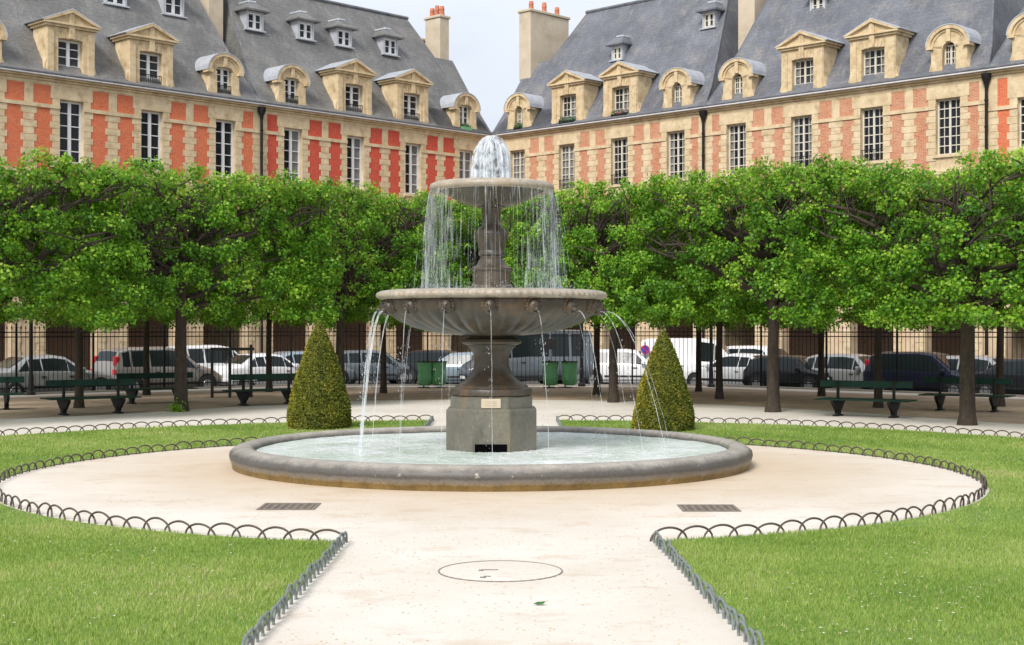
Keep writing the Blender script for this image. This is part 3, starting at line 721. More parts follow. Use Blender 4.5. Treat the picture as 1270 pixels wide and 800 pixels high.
# ------------------------------------------------------------------ lindens
def linden_proto(seed, aw=3.35, bw=2.1, ztop=5.68, zbot=2.25, n=58000):
    rng = np.random.default_rng(seed); r2 = random.Random(seed)
    # trunk and limbs
    tb = MB(); pts = [(0, 0, -.1), (0, 0, .0), (.01, .0, .25), (r2.uniform(-.04, .04), 0, 1.3), (r2.uniform(-.08, .08), .02, 2.6), (r2.uniform(-.1, .1), 0, 4.0), (0, 0, 5.3)]
    tb.tube(pts, [.27, .24, .185, .16, .145, .11, .05], 12)
    lb = MB(); tips = []
    for k in range(15):
        q = 2*PI*k/15*2.4+r2.uniform(-.4, .4); z0 = r2.uniform(2.4, 4.9)
        ex = aw*.93*math.cos(q); ey = bw*.9*math.sin(q); z1 = min(ztop-.15, z0+r2.uniform(.3, 1.6))
        p = [Vector((0, 0, z0))]
        for i in range(1, 6):
            f = i/5; p.append(Vector((ex*f+r2.gauss(0, .09), ey*f+r2.gauss(0, .09), z0+(z1-z0)*f**.8+r2.gauss(0, .08))))
        lb.tube(p, [.075, .06, .048, .036, .026, .016], 6)
        for i in range(1, 6):
            for _ in range(4):
                e = p[i]+Vector((r2.gauss(0, .45), r2.gauss(0, .35), r2.uniform(.1, 1.0)))
                e.x = max(-aw, min(aw, e.x)); e.y = max(-bw, min(bw, e.y)); e.z = min(e.z, ztop+.1)
                md = (p[i]+e)/2+Vector((r2.gauss(0, .08), r2.gauss(0, .08), 0))
                lb.tube([p[i], md, e], [.02, .014, .007], 4); tips.append(e)
    for k in range(20):                                    # limbs trained out to the clipped faces, seen through the leaves
        sg = -1 if k % 2 else 1; z0 = r2.uniform(2.7, 4.2); x1 = r2.uniform(-aw, aw)*.95; z1 = min(ztop-.25, z0+r2.uniform(.5, 1.9)); p = []
        for i in range(7):
            f = i/6; p.append(Vector((x1*f**1.2+r2.gauss(0, .06)*(i > 0), sg*bw*.97*math.sin(f*PI/2)+r2.gauss(0, .05)*(i > 0), z0+(z1-z0)*f+r2.gauss(0, .06)*(i > 0))))
        lb.tube(p, [.07, .062, .055, .046, .038, .028, .016], 6)
        for i in range(2, 7):
            for _ in range(2):
                e = p[i]+Vector((r2.gauss(0, .5), r2.gauss(0, .12), r2.uniform(.0, .7))); e.z = min(e.z, ztop); e.x = max(-aw, min(aw, e.x)); e.y = max(-bw, min(bw, e.y))
                lb.tube([p[i], (p[i]+e)/2+Vector((0, 0, .06)), e], [.024, .017, .007], 4)
    # pollarded knuckles near the top with upright shoots
    for k in range(45):
        x = r2.uniform(-aw, aw)*.95; y = r2.uniform(-bw, bw)*.9; z = ztop-r2.uniform(.35, .9)
        lb.tube([(x, y, z-.5), (x+r2.gauss(0, .1), y, z), (x+r2.gauss(0, .16), y+r2.gauss(0, .1), ztop+r2.uniform(-.25, .12))], [.028, .022, .006], 4)
    # clusters of foliage
    nc = 640
    cx = rng.uniform(-1, 1, nc); cy = rng.uniform(-1, 1, nc); cz = rng.uniform(0, 1, nc)
    ax = rng.integers(0, 9, nc)
    thin = (ax < 3) & (cz > .5) & (rng.random(nc) < .55); ax[thin & (rng.random(nc) < .75)] = 7
    cy = np.where(ax < 3, -1, np.where(ax == 3, 1, cy)); cx = np.where(ax == 4, -1, np.where(ax == 5, 1, cx)); cz = np.where((ax == 6) | (ax == 8), 1, cz); cx = np.where((ax == 8) | (ax == 5), np.sign(cx)*np.abs(cx)**.3, cx)
    sq = lambda v: np.sign(v)*np.abs(v)
    topc = (rng.random(nc) < .10); Xc = cx*aw*.99; Yc = cy*bw*.92+rng.normal(0, .12, nc); Zc = zbot+.22+(ztop-zbot-.38)*cz
    Zc[topc] = ztop+rng.uniform(-.1, .16, topc.sum())
    lowpull = (cz < .12); Zc[lowpull] -= rng.uniform(0, .28, lowpull.sum())
    rad = rng.uniform(.15, .33, nc); wts = rad**2; wts /= wts.sum()
    ci = rng.choice(nc, n, p=wts)
    g = rng.normal(size=(n, 3)); g /= np.linalg.norm(g, axis=1)[:, None]; rr = rad[ci]*rng.random(n)**.45
    P = np.stack([Xc[ci], Yc[ci], Zc[ci]], 1)+g*rr[:, None]*np.array([1.15, 1.0, .85])
    N = g+np.stack([cx[ci]*.4, cy[ci]*.8, np.full(n, .7)], 1)
    size = rng.uniform(.05, .105, n)
    V, F = leaf_cloud(P, N, size, rng, .55)
    ctone = rng.normal(0, .12, nc)
    up = g[:, 2]*.10  # sunlit clump tops and shaded undersides put into the leaf tone
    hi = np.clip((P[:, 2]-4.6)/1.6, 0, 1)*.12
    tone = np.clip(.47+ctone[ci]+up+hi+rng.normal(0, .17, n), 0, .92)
    russet = (P[:, 2] > ztop-.75) & (rng.random(n) < .07); tone[russet] = rng.uniform(.93, 1, russet.sum())
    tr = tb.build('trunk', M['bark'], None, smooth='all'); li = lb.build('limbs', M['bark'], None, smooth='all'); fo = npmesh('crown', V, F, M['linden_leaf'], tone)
    out = (tr.data, li.data, fo.data)
    for o in (tr, li, fo): bpy.data.objects.remove(o)
    return out
PROTO = [linden_proto(11), linden_proto(12), linden_proto(13), linden_proto(14)]
def linden(x, y, rz, v, label, s=1.0, zs=1.0, tk=1.0):
    t = thing('linden_tree', label, 'tree', (x, y, 0), rz, 'clipped linden trees round the garden'); t.scale = (s, s, zs)
    tr, li, fo = PROTO[v]
    o = link(bpy.data.objects.new('trunk', tr), t); l = link(bpy.data.objects.new('limbs', li), o); link(bpy.data.objects.new('crown', fo), t)
    o.scale = (tk, tk, 1); l.scale = (1/tk, 1/tk, 1)
    return t
RL, RR = math.radians(45.9), math.radians(-44.1-9)
T = [ # x, y, rotation, variant, label
 (9.95, 31.2, RR, 0, 'clipped linden with the thickest trunk, nearest tree at the right', 1.0, .96),
 (6.60, 36.1, RR, 1, 'front clipped linden right of centre, trunk left of the right benches', .98, 1.02),
 (2.90, 40.8, RR, 2, 'front clipped linden with trunk just left of the right yew cone', .97, 1.03),
 (13.7, 26.8, RR, 3, 'clipped linden at the far right edge, its trunk hidden from view', .95, .87),
 (-8.45, 36.4, RL, 1, 'front clipped linden with a mossy trunk foot left of the left yew cone', 1.0, 1.02),
 (-4.95, 41.2, RL, 3, 'clipped linden whose trunk stands right behind the left yew cone', .97, 1.03),
 (-12.2, 31.6, RL, 2, 'front clipped linden at the far left edge', 1.0, 1.0),
 (9.75, 38.0, RR, 2, 'rear clipped linden with trunk behind the nearest right bench', .95, 1.02),
 (9.65, 44.5, RR, 3, 'straight thin rear linden left of the right bench', .9, 1.0),
 (6.20, 42.7, RR, 0, 'rear clipped linden just right of the right yew cone', .95, 1.02),
 (2.70, 45.4, RR, 1, 'rear clipped linden with slim trunk between fountain and right yew', .92, 1.02),
 (6.25, 47.8, RR, 2, 'rearmost slim linden beside the white van', .85, 1.0),
 (13.2, 38.6, RR, 1, 'rear clipped linden near the right picture edge', .95, 1.0),
 (-11.5, 37.9, RL, 0, 'rear clipped linden with dark trunk behind the left bench', .98, 1.0),
 (-11.6, 45.3, RL, 2, 'rear slim linden in front of the silver minivan', .9, 1.02),
 (-8.1, 47.6, RL, 3, 'rear linden left of the left yew cone by the white car', .9, 1.02),
 (-4.2, 46.6, RL, 0, 'rear linden between the left yew cone and the fountain streams', .9, 1.02),
 (-.6, 45.2, 0, 1, 'linden hidden behind the fountain stem', .95, 1.02),
 (-15.4, 41.8, RL, 1, 'rear clipped linden near the left picture edge', .95, 1.0)]
for x, y, rz, v, lab, s, zs in T: linden(x, y, rz, v, lab, s, zs, .66 if lab.startswith(('rear', 'straight')) else (.8 if y > 40 else .95))
# moss tuft at the mossy trunk
rng = np.random.default_rng(3); n = 260
P = np.stack([-8.5+rng.normal(0, .09, n), 36.15+rng.normal(0, .06, n), np.abs(rng.normal(0, .11, n))], 1)
V, F = leaf_cloud(P, np.tile([0, -.5, 1.], (n, 1)), rng.uniform(.04, .08, n), rng)
tag(npmesh('sucker_shoots', V, F, M['linden_leaf'], rng.uniform(.5, .85, n)), 'tuft of bright green shoots at the foot of a linden trunk', 'shoots')

# ------------------------------------------------------------------ benches
def bench_proto():
    t = thing('park_bench', 'bench', 'bench', (0, 0, 0), 0, 'green double-sided park benches')
    L = 1.12
    mb = MB()
    for s in (-1, 1):
        for y in (.10, .24, .38): mb.box(-L, L, s*y-.06, s*y+.06, .395, .425, bev=.008)
    mb.build('seat', M['bench_green'], t)
    mb = MB(); mb.box(-L, L, -.022, .022, .70, .86, bev=.008); mb.build('backrest', M['bench_green'], t)
    for x in (-.68, .68):
        mb = MB(); mb.box(x-.03, x+.03, -.03, .03, .0, .85)
        mb.prism([(-.43, .39), (-.43, .34), (-.22, .17), (-.10, .10), (-.13, .0), (.13, .0), (.10, .10), (.22, .17), (.43, .34), (.43, .39)], -.035, .035, M=Matrix.Translation((x, 0, 0)) @ Matrix.Rotation(PI/2, 4, 'Z'))
        mb.tube([(x-.05, 0, .10), (x+.05, 0, .10)], .10, 12); mb.box(x-.07, x+.07, -.20, .20, 0, .04)
        mb.build('leg', M['iron'], t)
    return t
bp = bench_proto()
bspots = [(-10.35, 35.1, .62, 'green double bench in front of the left lindens, fully visible'),
          (-13.75, 36.8, .45, 'green bench cut off by the left picture edge'),
          (-10.1, 40.4, .6, 'green bench half hidden behind the mossy linden trunk'),
          (-6.8, 39.5, .6, 'green bench partly hidden by the left yew cone'),
          (8.45, 34.1, -.55, 'green double bench left of the thickest right trunk'),
          (11.6, 36.4, -.55, 'green bench behind the thickest trunk at the right')]
for i, (x, y, rz, lab) in enumerate(bspots):
    o = bp if i == 0 else copy_tree(bp)
    o.location = (x, y, 0); o.rotation_euler = (0, 0, rz); o['label'] = lab

# ------------------------------------------------------------------ railing
def railing(a, b, label, npan):
    a = Vector((*a, .045)); b = Vector((*b, .045)); L = (b-a).length; ang = math.atan2(b.y-a.y, b.x-a.x)
    t = thing('iron_railing', label, 'railing', a, ang, 'black iron railings round the garden')
    pw = L/npan
    nb = max(4, round(pw/.155))
    mb = MB()
    for z in (.14, 1.78, 1.93): mb.box(.03, pw-.03, -.012, .012, z, z+.035)
    for k in range(1, nb):
        x = pw*k/nb
        mb.tube([(x, 0, .05), (x, 0, 2.08)], .0105, 5, cap=False)
        mb.tube([(x, 0, 2.04), (x, 0, 2.08), (x, 0, 2.19)], [.012, .026, .002], 5, cap=False)
    p0 = mb.build('panel', M['fence_iron'], t)
    mb = MB(); mb.box(-.028, .028, -.028, .028, 0, 2.14); mb.tube([(0, 0, 2.14), (0, 0, 2.19), (0, 0, 2.29)], [.02, .045, .003], 8)
    q0 = mb.build('post', M['fence_iron'], t)
    for k in range(npan):
        if k: o = p0.copy(); link(o, t); o.location = (pw*k, 0, 0)
        if k: o = q0.copy(); link(o, t); o.location = (pw*k, 0, 0)
railing(FL, FA, 'black spiked iron railing along the left street', 12)
railing(FA, FB, 'black spiked iron railing across the corner behind the fountain', 6)
railing(FB, FR, 'black spiked iron railing along the right street', 12)

# ------------------------------------------------------------------ green bag bins, posts, signs
def bag_stand_proto():
    t = thing('rubbish_bag_stand', 'bin', 'waste bin', (0, 0, 0), 0, 'green bag bins behind the fountain')
    mb = MB(); mb.tube([(0, .24, 0), (0, .24, 1.05)], .02, 8); mb.lathe([(.235, .96), (.25, .96), (.25, 1.0), (.235, 1.0)], 24, closed=True); mb.box(-.16, .16, .08, .40, 0, .03)
    mb.build('stand', M['black_paint'], t)
    rng = random.Random(1)
    MB().lathe([(0, .10), (.12, .09), (.19, .14), (.205, .4), (.19, .6), (.215, .8), (.225, .96), (.24, .985)], 24, mod=lambda j, q: 1+.09*math.sin(q*6+j*1.3)+.05*math.sin(q*11-j)).build('bag', M['bin_green'], t, smooth='all')
    return t
bp2 = bag_stand_proto()
for i, (x, y, rz, lab) in enumerate([(-3.10, 50.8, .2, 'leftmost green rubbish bag hanging behind the fountain streams'), (-2.62, 50.9, -.3, 'green rubbish bag second from the left, just left of the stem'),
                                  (1.36, 50.8, .1, 'green rubbish bag just right of the fountain stem'), (2.05, 50.9, .5, 'rightmost green rubbish bag behind the fountain')]):
    o = bp2 if i == 0 else copy_tree(bp2)
    o.location = (x, y, 0); o.rotation_euler = (0, 0, rz); o['label'] = lab; o.scale = (1.25, 1.25, .95)
def lamp_post(x, y, label, z=0):
    t = thing('lamp_post', label, 'lamp post', (x, y, z), 0, 'slim black lamp posts')
    mb = MB(); mb.lathe([(0, 0), (.14, 0), (.14, .08), (.09, .14), (.08, .6), (.065, .7), (.06, 2.0), (.05, 4.4), (.09, 4.45), (.05, 4.5), (0, 4.5)], 16); mb.build('post', M['black_paint'], t, smooth=True)
    mb = MB(); mb.lathe([(.10, 4.5), (.19, 5.0), (.22, 5.02), (.05, 5.25), (0, 5.35)], 6); mb.build('lantern', M['black_paint'], t)
lamp_post(-15.3, 45.4, 'slim black lamp post near the left picture edge')
lamp_post(7.2, 51.6, 'slim black lamp post right of the right yew cone')
lamp_post(2.55, 52.2, 'slim black lamp post behind the small pale blue car')
# timber frame by the left railing
t = thing('notice_frame', 'dark open post-and-rail notice frame left of the yew cone', 'notice frame', (-8.6, 43.6, 0), .25)
for x, h in ((-.55, 1.52), (-.02, 1.2), (.62, 1.62)):
    mb = MB(); mb.box(x-.045, x+.045, -.05, .05, -.02, h); mb.build('post', M['black_paint'], t)
mb = MB(); mb.box(-.60, .72, -.035, .035, 1.44, 1.53); mb.box(-.5, .0, -.02, .02, .15, .2); mb.build('rail', M['black_paint'], t)
# street signs
def sign(x, y, zt, kind, label):
    t = thing('street_sign', label, 'sign', (x, y, STREET), 0)
    mb = MB(); mb.tube([(0, 0, 0), (0, 0, zt-STREET+.1)], .03, 8); mb.build('pole', M['zinc_dark'], t)
    if kind == 'round':
        mb = MB(); mb.tube([(0, -.05, zt-STREET-.2), (0, -.03, zt-STREET-.2)], .19, 24); mb.build('disc', mottled('sign_red', (.5, .03, .05), (.55, .04, .06), 4, .4, bumpk=0), t)
        mb = MB(); mb.tube([(0, -.056, zt-STREET-.2), (0, -.048, zt-STREET-.2)], .145, 24)
        mb.build('disc_face', mottled('sign_blue', (.07, .05, .40), (.08, .06, .45), 4, .4, bumpk=0), t)
        mb = MB(); mb.box(-.14, .14, -.060, -.057, -.024, .024, M=Matrix.Translation((0, 0, zt-STREET-.2)) @ Matrix.Rotation(PI/4, 4, 'Y')); mb.build('bar', M_red, t)
    else:
        mb = MB(); mb.box(-.23, .23, -.04, .0, zt-STREET-.42, zt-STREET, bev=.01); mb.build('board', M['black_paint'], t)
M_red = mottled('sign_bar', (.5, .03, .05), (.55, .04, .06), 4, .4, bumpk=0)
sign(5.45, 58.5, 1.45, 'round', 'round blue and red no-parking sign beyond the railing beside the right yew tip')
sign(1.5, 56.5, 1.72, 'square', 'square black board on a pole right of the fountain stem')

# ------------------------------------------------------------------ cars
def car_paint(name, c, metallic=.3):
    m, t, b = new_mat(name); b.inputs['Base Color'].default_value = (*c, 1); b.inputs['Metallic'].default_value = metallic
    b.inputs['Roughness'].default_value = .28; b.inputs['Coat Weight'].default_value = .35 if max(c) > .1 else .12
    if max(c) < .1: b.inputs['Specular IOR Level'].default_value = .3; b.inputs['Coat Roughness'].default_value = .06
    return m
M['car_glass'] = (lambda: (lambda m: m[0])(new_mat('car_glass')))()
_b = M['car_glass'].node_tree.nodes['Principled BSDF']; _b.inputs['Base Color'].default_value = (.012, .018, .018, 1); _b.inputs['Roughness'].default_value = .12; _b.inputs['Specular IOR Level'].default_value = .3
M['rubber'] = mottled('rubber', (.015, .015, .015), (.025, .025, .025), 8, .8, bumpk=0)
M['rim'] = mottled('rim', (.35, .36, .37), (.5, .5, .5), 8, .35, metallic=.7, bumpk=0)
M['tail'] = mottled('tail_red', (.45, .012, .02), (.6, .03, .04), 8, .25, bumpk=0)
M['head'] = mottled('head_clear', (.6, .62, .65), (.75, .76, .78), 8, .15, bumpk=0)
M['plate'] = mottled('plate', (.7, .7, .66), (.75, .75, .7), 8, .5, bumpk=0)
KIND = { # stations: (x, zlow, zbelt, ztop, half width, half width at top)
 'hatch':   (3.95, [(-1.95, .42, .70, .78, .70, .62), (-1.88, .26, .88, .98, .82, .66), (-1.62, .22, .92, 1.36, .84, .58), (-1.2, .20, .93, 1.46, .85, .58), (.0, .20, .92, 1.48, .86, .58), (.45, .20, .90, 1.42, .86, .58), (1.02, .20, .88, .96, .86, .70), (1.6, .22, .78, .84, .83, .66), (1.93, .28, .62, .70, .74, .60), (1.98, .36, .55, .60, .66, .55)], 3),
 'sedan':   (4.5, [(-2.22, .42, .76, .84, .72, .64), (-2.15, .28, .90, .98, .84, .68), (-1.62, .22, .92, 1.02, .86, .68), (-.98, .20, .92, 1.40, .87, .58), (-.1, .20, .91, 1.44, .87, .58), (.35, .20, .90, 1.38, .87, .58), (1.05, .20, .87, .95, .87, .72), (1.8, .22, .76, .83, .84, .68), (2.18, .28, .62, .70, .74, .60), (2.24, .36, .55, .60, .66, .55)], 3),
 'minivan': (4.6, [(-2.25, .42, .85, .95, .74, .66), (-2.2, .28, 1.02, 1.2, .86, .70), (-2.0, .24, 1.02, 1.62, .88, .66), (-1.6, .22, 1.02, 1.72, .89, .66), (.0, .22, 1.0, 1.74, .90, .66), (.55, .22, .98, 1.66, .90, .64), (1.35, .22, .95, 1.06, .89, .74), (1.9, .24, .84, .92, .86, .70), (2.25, .30, .66, .76, .76, .62), (2.30, .38, .58, .62, .68, .56)], 3),
 'suv':     (4.6, [(-2.25, .5, .85, .95, .76, .66), (-2.2, .36, 1.0, 1.15, .87, .70), (-1.95, .32, 1.02, 1.58, .89, .64), (-1.5, .3, 1.02, 1.68, .90, .64), (-.1, .3, 1.0, 1.70, .91, .64), (.35, .3, .99, 1.62, .91, .64), (1.05, .3, .98, 1.08, .90, .76), (1.9, .32, .92, 1.0, .87, .72), (2.22, .36, .74, .84, .78, .66), (2.27, .44, .62, .68, .70, .6)], 3),
 'van':     (5.0, [(-2.45, .45, .9, 1.9, .86, .74), (-2.42, .32, 1.1, 2.1, .92, .78), (-2.2, .28, 1.12, 2.16, .94, .78), (-1.5, .28, 1.12, 2.18, .95, .78), (.2, .28, 1.12, 2.18, .95, .78), (.9, .28, 1.08, 2.08, .95, .76), (1.75, .28, 1.05, 1.16, .93, .78), (2.15, .3, .92, .99, .90, .74), (2.45, .34, .72, .80, .82, .68), (2.5, .42, .62, .66, .74, .62)], 3)}
def car(kind, paint, x, y, ang, label, vanblank=False, z=None, sc=1.0):
    Lc, st, _ = KIND[kind]
    t = thing('parked_car' if kind != 'van' else 'parked_van', label, 'car' if kind != 'van' else 'van', (x, y, STREET if z is None else z), ang, 'vehicles parked beyond the railing')
    t.scale = (sc, sc, sc)
    def sec(s):
        X, zl, zb, zt, w, wt = s; zm = zl+(zb-zl)*.45
        half = [(w*.90, zl), (w*.985, zl+.10), (w, zm), (w*.985, zb-.06), (w*.955, zb), (wt+(w*.955-wt)*.12, zt-.06), (wt*.86, zt), (wt*.5, zt+.018), (0, zt+.022)]
        return [(X, -a, b) for a, b in half] + [(X, a, b) for a, b in half[-2::-1]]
    mb = MB(); vs = []; n = 17
    for s in st: vs += sec(s)
    fs = []
    for i in range(len(st)-1):
        for k in range(n-1): fs.append((i*n+k, (i+1)*n+k, (i+1)*n+k+1, i*n+k+1))
        fs.append((i*n+n-1, (i+1)*n+n-1, (i+1)*n, i*n))
    fs += [tuple(range(n)), tuple((len(st)-1)*n+k for k in range(n-1, -1, -1))]
    mb.add(vs, fs); mb.build('body', paint, t, smooth=True)
    # side glass, quads following the tumblehome between belt and roof
    def at(s0, s1, f, side, h):
        a = [p*(1-f)+q*f for p, q in zip(s0, s1)]; X, zl, zb, zt, w, wt = a
        y0, z0_, y1, z1_ = w*.955, zb, wt+(w*.955-wt)*.12, zt-.06
        return (X, side*(y0+(y1-y0)*h+.006), z0_+(z1_-z0_)*h)
    # glass sections between rear pillar and windscreen base
    rear_i = 2 if kind != 'sedan' else 3
    segs = [(rear_i, .15, rear_i+1, .0), (rear_i+1, .06, rear_i+2, -.48), (rear_i+1, .56, rear_i+2, .0), (rear_i+2, .02, 5, .0), (5, .06, 6, -.35)]
    for side in (-1, 1):
        def quad(i, f0, f1):
            if vanblank and i < 4: return
            hi0 = .93; lo = .07
            pts = [at(st[i], st[i+1], f0, side, lo), at(st[i], st[i+1], f1, side, lo), at(st[i], st[i+1], f1, side, hi0), at(st[i], st[i+1], f0, side, hi0)]
            MB().add(pts, [(0, 1, 2, 3) if side < 0 else (3, 2, 1, 0)]).build('side_window', M['car_glass'], t)
        quad(2 if kind != 'sedan' else 2, .35 if kind == 'sedan' else .25, .95)
        quad(3, .04 if kind != 'sedan' else .0, .45); quad(3, .50, 1.0); quad(4, .0, .93)
        if kind != 'sedan' or True:
            i = 5; pts = [at(st[i], st[i+1], .0, side, .07), at(st[i], st[i+1], .62, side, .07), at(st[i], st[i+1], .60, side, .30), at(st[i], st[i+1], .0, side, .9)]
            MB().add(pts, [(0, 1, 2, 3) if side < 0 else (3, 2, 1, 0)]).build('side_window', M['car_glass'], t)
    def cross(i0, i1, f0, f1, k):
        a = [p*(1-f0)+q*f0 for p, q in zip(st[i0], st[i1])]; b = [p*(1-f1)+q*f1 for p, q in zip(st[i0], st[i1])]
        off = .012
        vs = []
        for s in (a, b):
            X, zl, zb, zt, w, wt = s
            vs += [(X+off*k, -wt*.86, zt+off), (X+off*k, 0, zt+.022+off), (X+off*k, wt*.86, zt+off)]
        m_ = MB(); m_.add(vs, [(0, 3, 4, 1), (1, 4, 5, 2)] if k > 0 else [(3, 0, 1, 4), (4, 1, 2, 5)]); return m_
    cross(5, 6, .08, .92, 1).build('windscreen', M['car_glass'], t)
    if not vanblank:
        (cross(2, 3, .08, .9, -1) if kind == 'sedan' else cross(1, 2, .12, .92, -1)).build('rear_window', M['car_glass'], t)
    # wheels
    xw = (st[0][0]+.72, st[-1][0]-.78); wr = .31 if kind in ('hatch', 'sedan') else .34
    for X in xw:
        for s in (-1, 1):
            wy = .80 if kind in ('hatch', 'sedan') else .86
            a_ = MB(); a_.tube([(X, s*(wy-.10), wr+.02), (X, s*(wy+.055), wr+.02)], wr+.07, 20); a_.build('wheel_arch', M['rubber'], t)
            m_ = MB(); m_.tube([(X, s*(wy-.12), wr), (X, s*(wy-.02), wr), (X, s*(wy+.055), wr), (X, s*(wy+.07), wr)], [wr*.96, wr, wr, wr*.9], 20)
            wh = m_.build('wheel', M['rubber'], t, smooth=True)
            m_ = MB(); m_.tube([(X, s*(wy+.06), wr), (X, s*(wy+.078), wr)], [wr*.62, wr*.58], 16); m_.build('rim', M['rim'], wh)
    zl_, zb_, w_ = st[0][1], st[1][2], st[1][4]
    for s in (-1, 1):
        m_ = MB(); m_.box(st[0][0]-.01, st[1][0]+.14, min(s*w_*.74, s*w_*.985), max(s*w_*.74, s*w_*.985), zb_-.24, zb_-.03, bev=.03)
        if kind in ('minivan', 'suv'): m_.box(st[1][0]-.01, st[2][0]-.02, min(s*w_*.70, s*w_*.90), max(s*w_*.70, s*w_*.90), zb_-.03, zb_+.42, bev=.03); m_.build('tail_light', M['tail'], t)
        m_ = MB(); m_.box(st[-2][0]-.22, st[-2][0]+.02, s*.56-.14, s*.56+.16, st[-2][2]-.09, st[-2][2]+.05, bev=.04); m_.build('headlight', M['head'], t)
        m_ = MB(); i = 5; wx = st[6][0]-.28; m_.box(wx-.08, wx+.08, s*(.93)-.09, s*(.93)+.09, st[6][2]+.02, st[6][2]+.17, bev=.03); m_.build('mirror', paint, t)
        m_ = MB(); 
        for fx in (-.55, .42): m_.box(fx-.08, fx+.08, s*(st[4][4]+.005)-.012, s*(st[4][4]+.005)+.012, st[4][2]-.16, st[4][2]-.13)
        m_.box(st[1][0]+1.1, st[-2][0]-1.1, s*(st[4][4])-.015, s*(st[4][4])+.02, .42, .48); m_.build('side_trim', M['rubber'], t)
    m_ = MB(); m_.box(st[0][0]-.03, st[0][0]+.10, -.78, .78, .34, .52, bev=.03); m_.build('rear_bumper', M['rubber'] if kind in ('minivan', 'van') else paint, t)
    m_ = MB(); m_.box(st[0][0]-.045, st[0][0]-.02, -.26, .26, .56, .68); m_.build('number_plate', M['plate'], t); m_ = MB(); m_.box(st[-1][0]-.01, st[-1][0]+.02, -.26, .26, .36, .47); m_.build('number_plate', M['plate'], t)
    m_ = MB(); m_.box(st[-1][0]-.10, st[-1][0]+.005, -.5, .5, .40, .54, bev=.02); m_.build('grille', M['rubber'], t)
    return t
PT = {k: car_paint('paint_'+k, c, me) for k, c, me in [('silver', (.36, .36, .35), .4), ('champagne', (.28, .26, .235), .35), ('white', (.78, .78, .78), 0), ('navy', (.012, .014, .030), .1),
      ('black', (.012, .014, .015), .1), ('blue_grey', (.30, .37, .42), .4), ('pale_blue', (.32, .50, .54), .2), ('grey', (.12, .14, .155), .2), ('dark', (.018, .020, .024), .1)]}
LD = Vector((.696, .718)); RD = Vector((.718, -.696))
# rows run 3 m beyond the railing on each side
def left_row(px, off):           # where the sight line through picture column px meets the left parking row
    u = (px-635)/1770; p = Vector(FA)+Vector((-.718, .696))*off; k = (p.x-u*p.y)/(u*LD.y-LD.x); q = p+LD*k; return q.x, q.y
def right_row(px, off):
    u = (px-635)/1770; p = Vector(FB)+Vector((.696, .718))*off; k = (p.x-u*p.y)/(u*RD.y-RD.x); q = p+RD*k; return q.x, q.y
AL, AR = math.atan2(LD.y, LD.x), math.atan2(RD.y, RD.x)
def lc(kind, paint, px, off, label, **k): x, y = left_row(px, off); return car(kind, PT[paint], x, y, AL+k.pop('da', 0), label, **k)
def rc(kind, paint, px, off, label, **k): x, y = right_row(px, off); return car(kind, PT[paint], x, y, AR+k.pop('da', 0), label, **k)
lc('sedan', 'silver', 58, 2.6, 'silver saloon car nearest the left picture edge', sc=1.05)
lc('minivan', 'champagne', 196, 2.8, 'champagne minivan with tall red tail lights behind the mossy linden')
lc('minivan', 'white', 262, 6.0, 'white people carrier beyond the champagne minivan')
lc('sedan', 'white', 330, 3.2, 'white saloon with red tail light behind the notice frame')
lc('hatch', 'blue_grey', 380, 4.4, 'blue-grey hatchback hidden mostly by the left yew cone')
lc('hatch', 'grey', 462, 4.5, 'dark grey hatchback seen between the yew cone and the stem', da=-.5)
car('hatch', PT['dark'], -2.95, 61.5, -.5, 'small dark car behind the green bags left of the stem')
car('sedan', PT['blue_grey'], -1.5, 59.0, -.1, 'blue-grey saloon directly behind the fountain stem')
car('van', PT['grey'], .55, 58.6, PI+.35, 'big grey van right behind the fountain stem', vanblank=False, sc=1.08)
car('hatch', PT['pale_blue'], 2.75, 61.5, PI+.1, 'small pale turquoise car right of the stem')
car('hatch', PT['white'], 4.75, 59.2, -.18, 'small white car left of the right yew cone', sc=1.05)
rc('van', 'white', 866, 4.6, 'white panel van with blank sides behind the right yew cone', vanblank=True, da=.45, sc=.92)
rc('sedan', 'white', 915, 3.2, 'white saloon with red tail lights between right lindens', da=PI)
rc('suv', 'white', 950, 6.4, 'white off-roader with dark windows beyond the white saloon')
rc('hatch', 'black', 985, 2.9, 'black hatchback behind the front right linden trunk', sc=.94)
rc('hatch', 'silver', 1058, 3.4, 'silver hatchback above the right bench')
rc('minivan', 'navy', 1150, 2.7, 'dark navy people carrier behind the right benches', sc=.92)
rc('hatch', 'silver', 1222, 3.3, 'silver hatchback right of the thickest trunk')
rc('sedan', 'dark', 1290, 2.9, 'dark saloon cut off by the right picture edge')

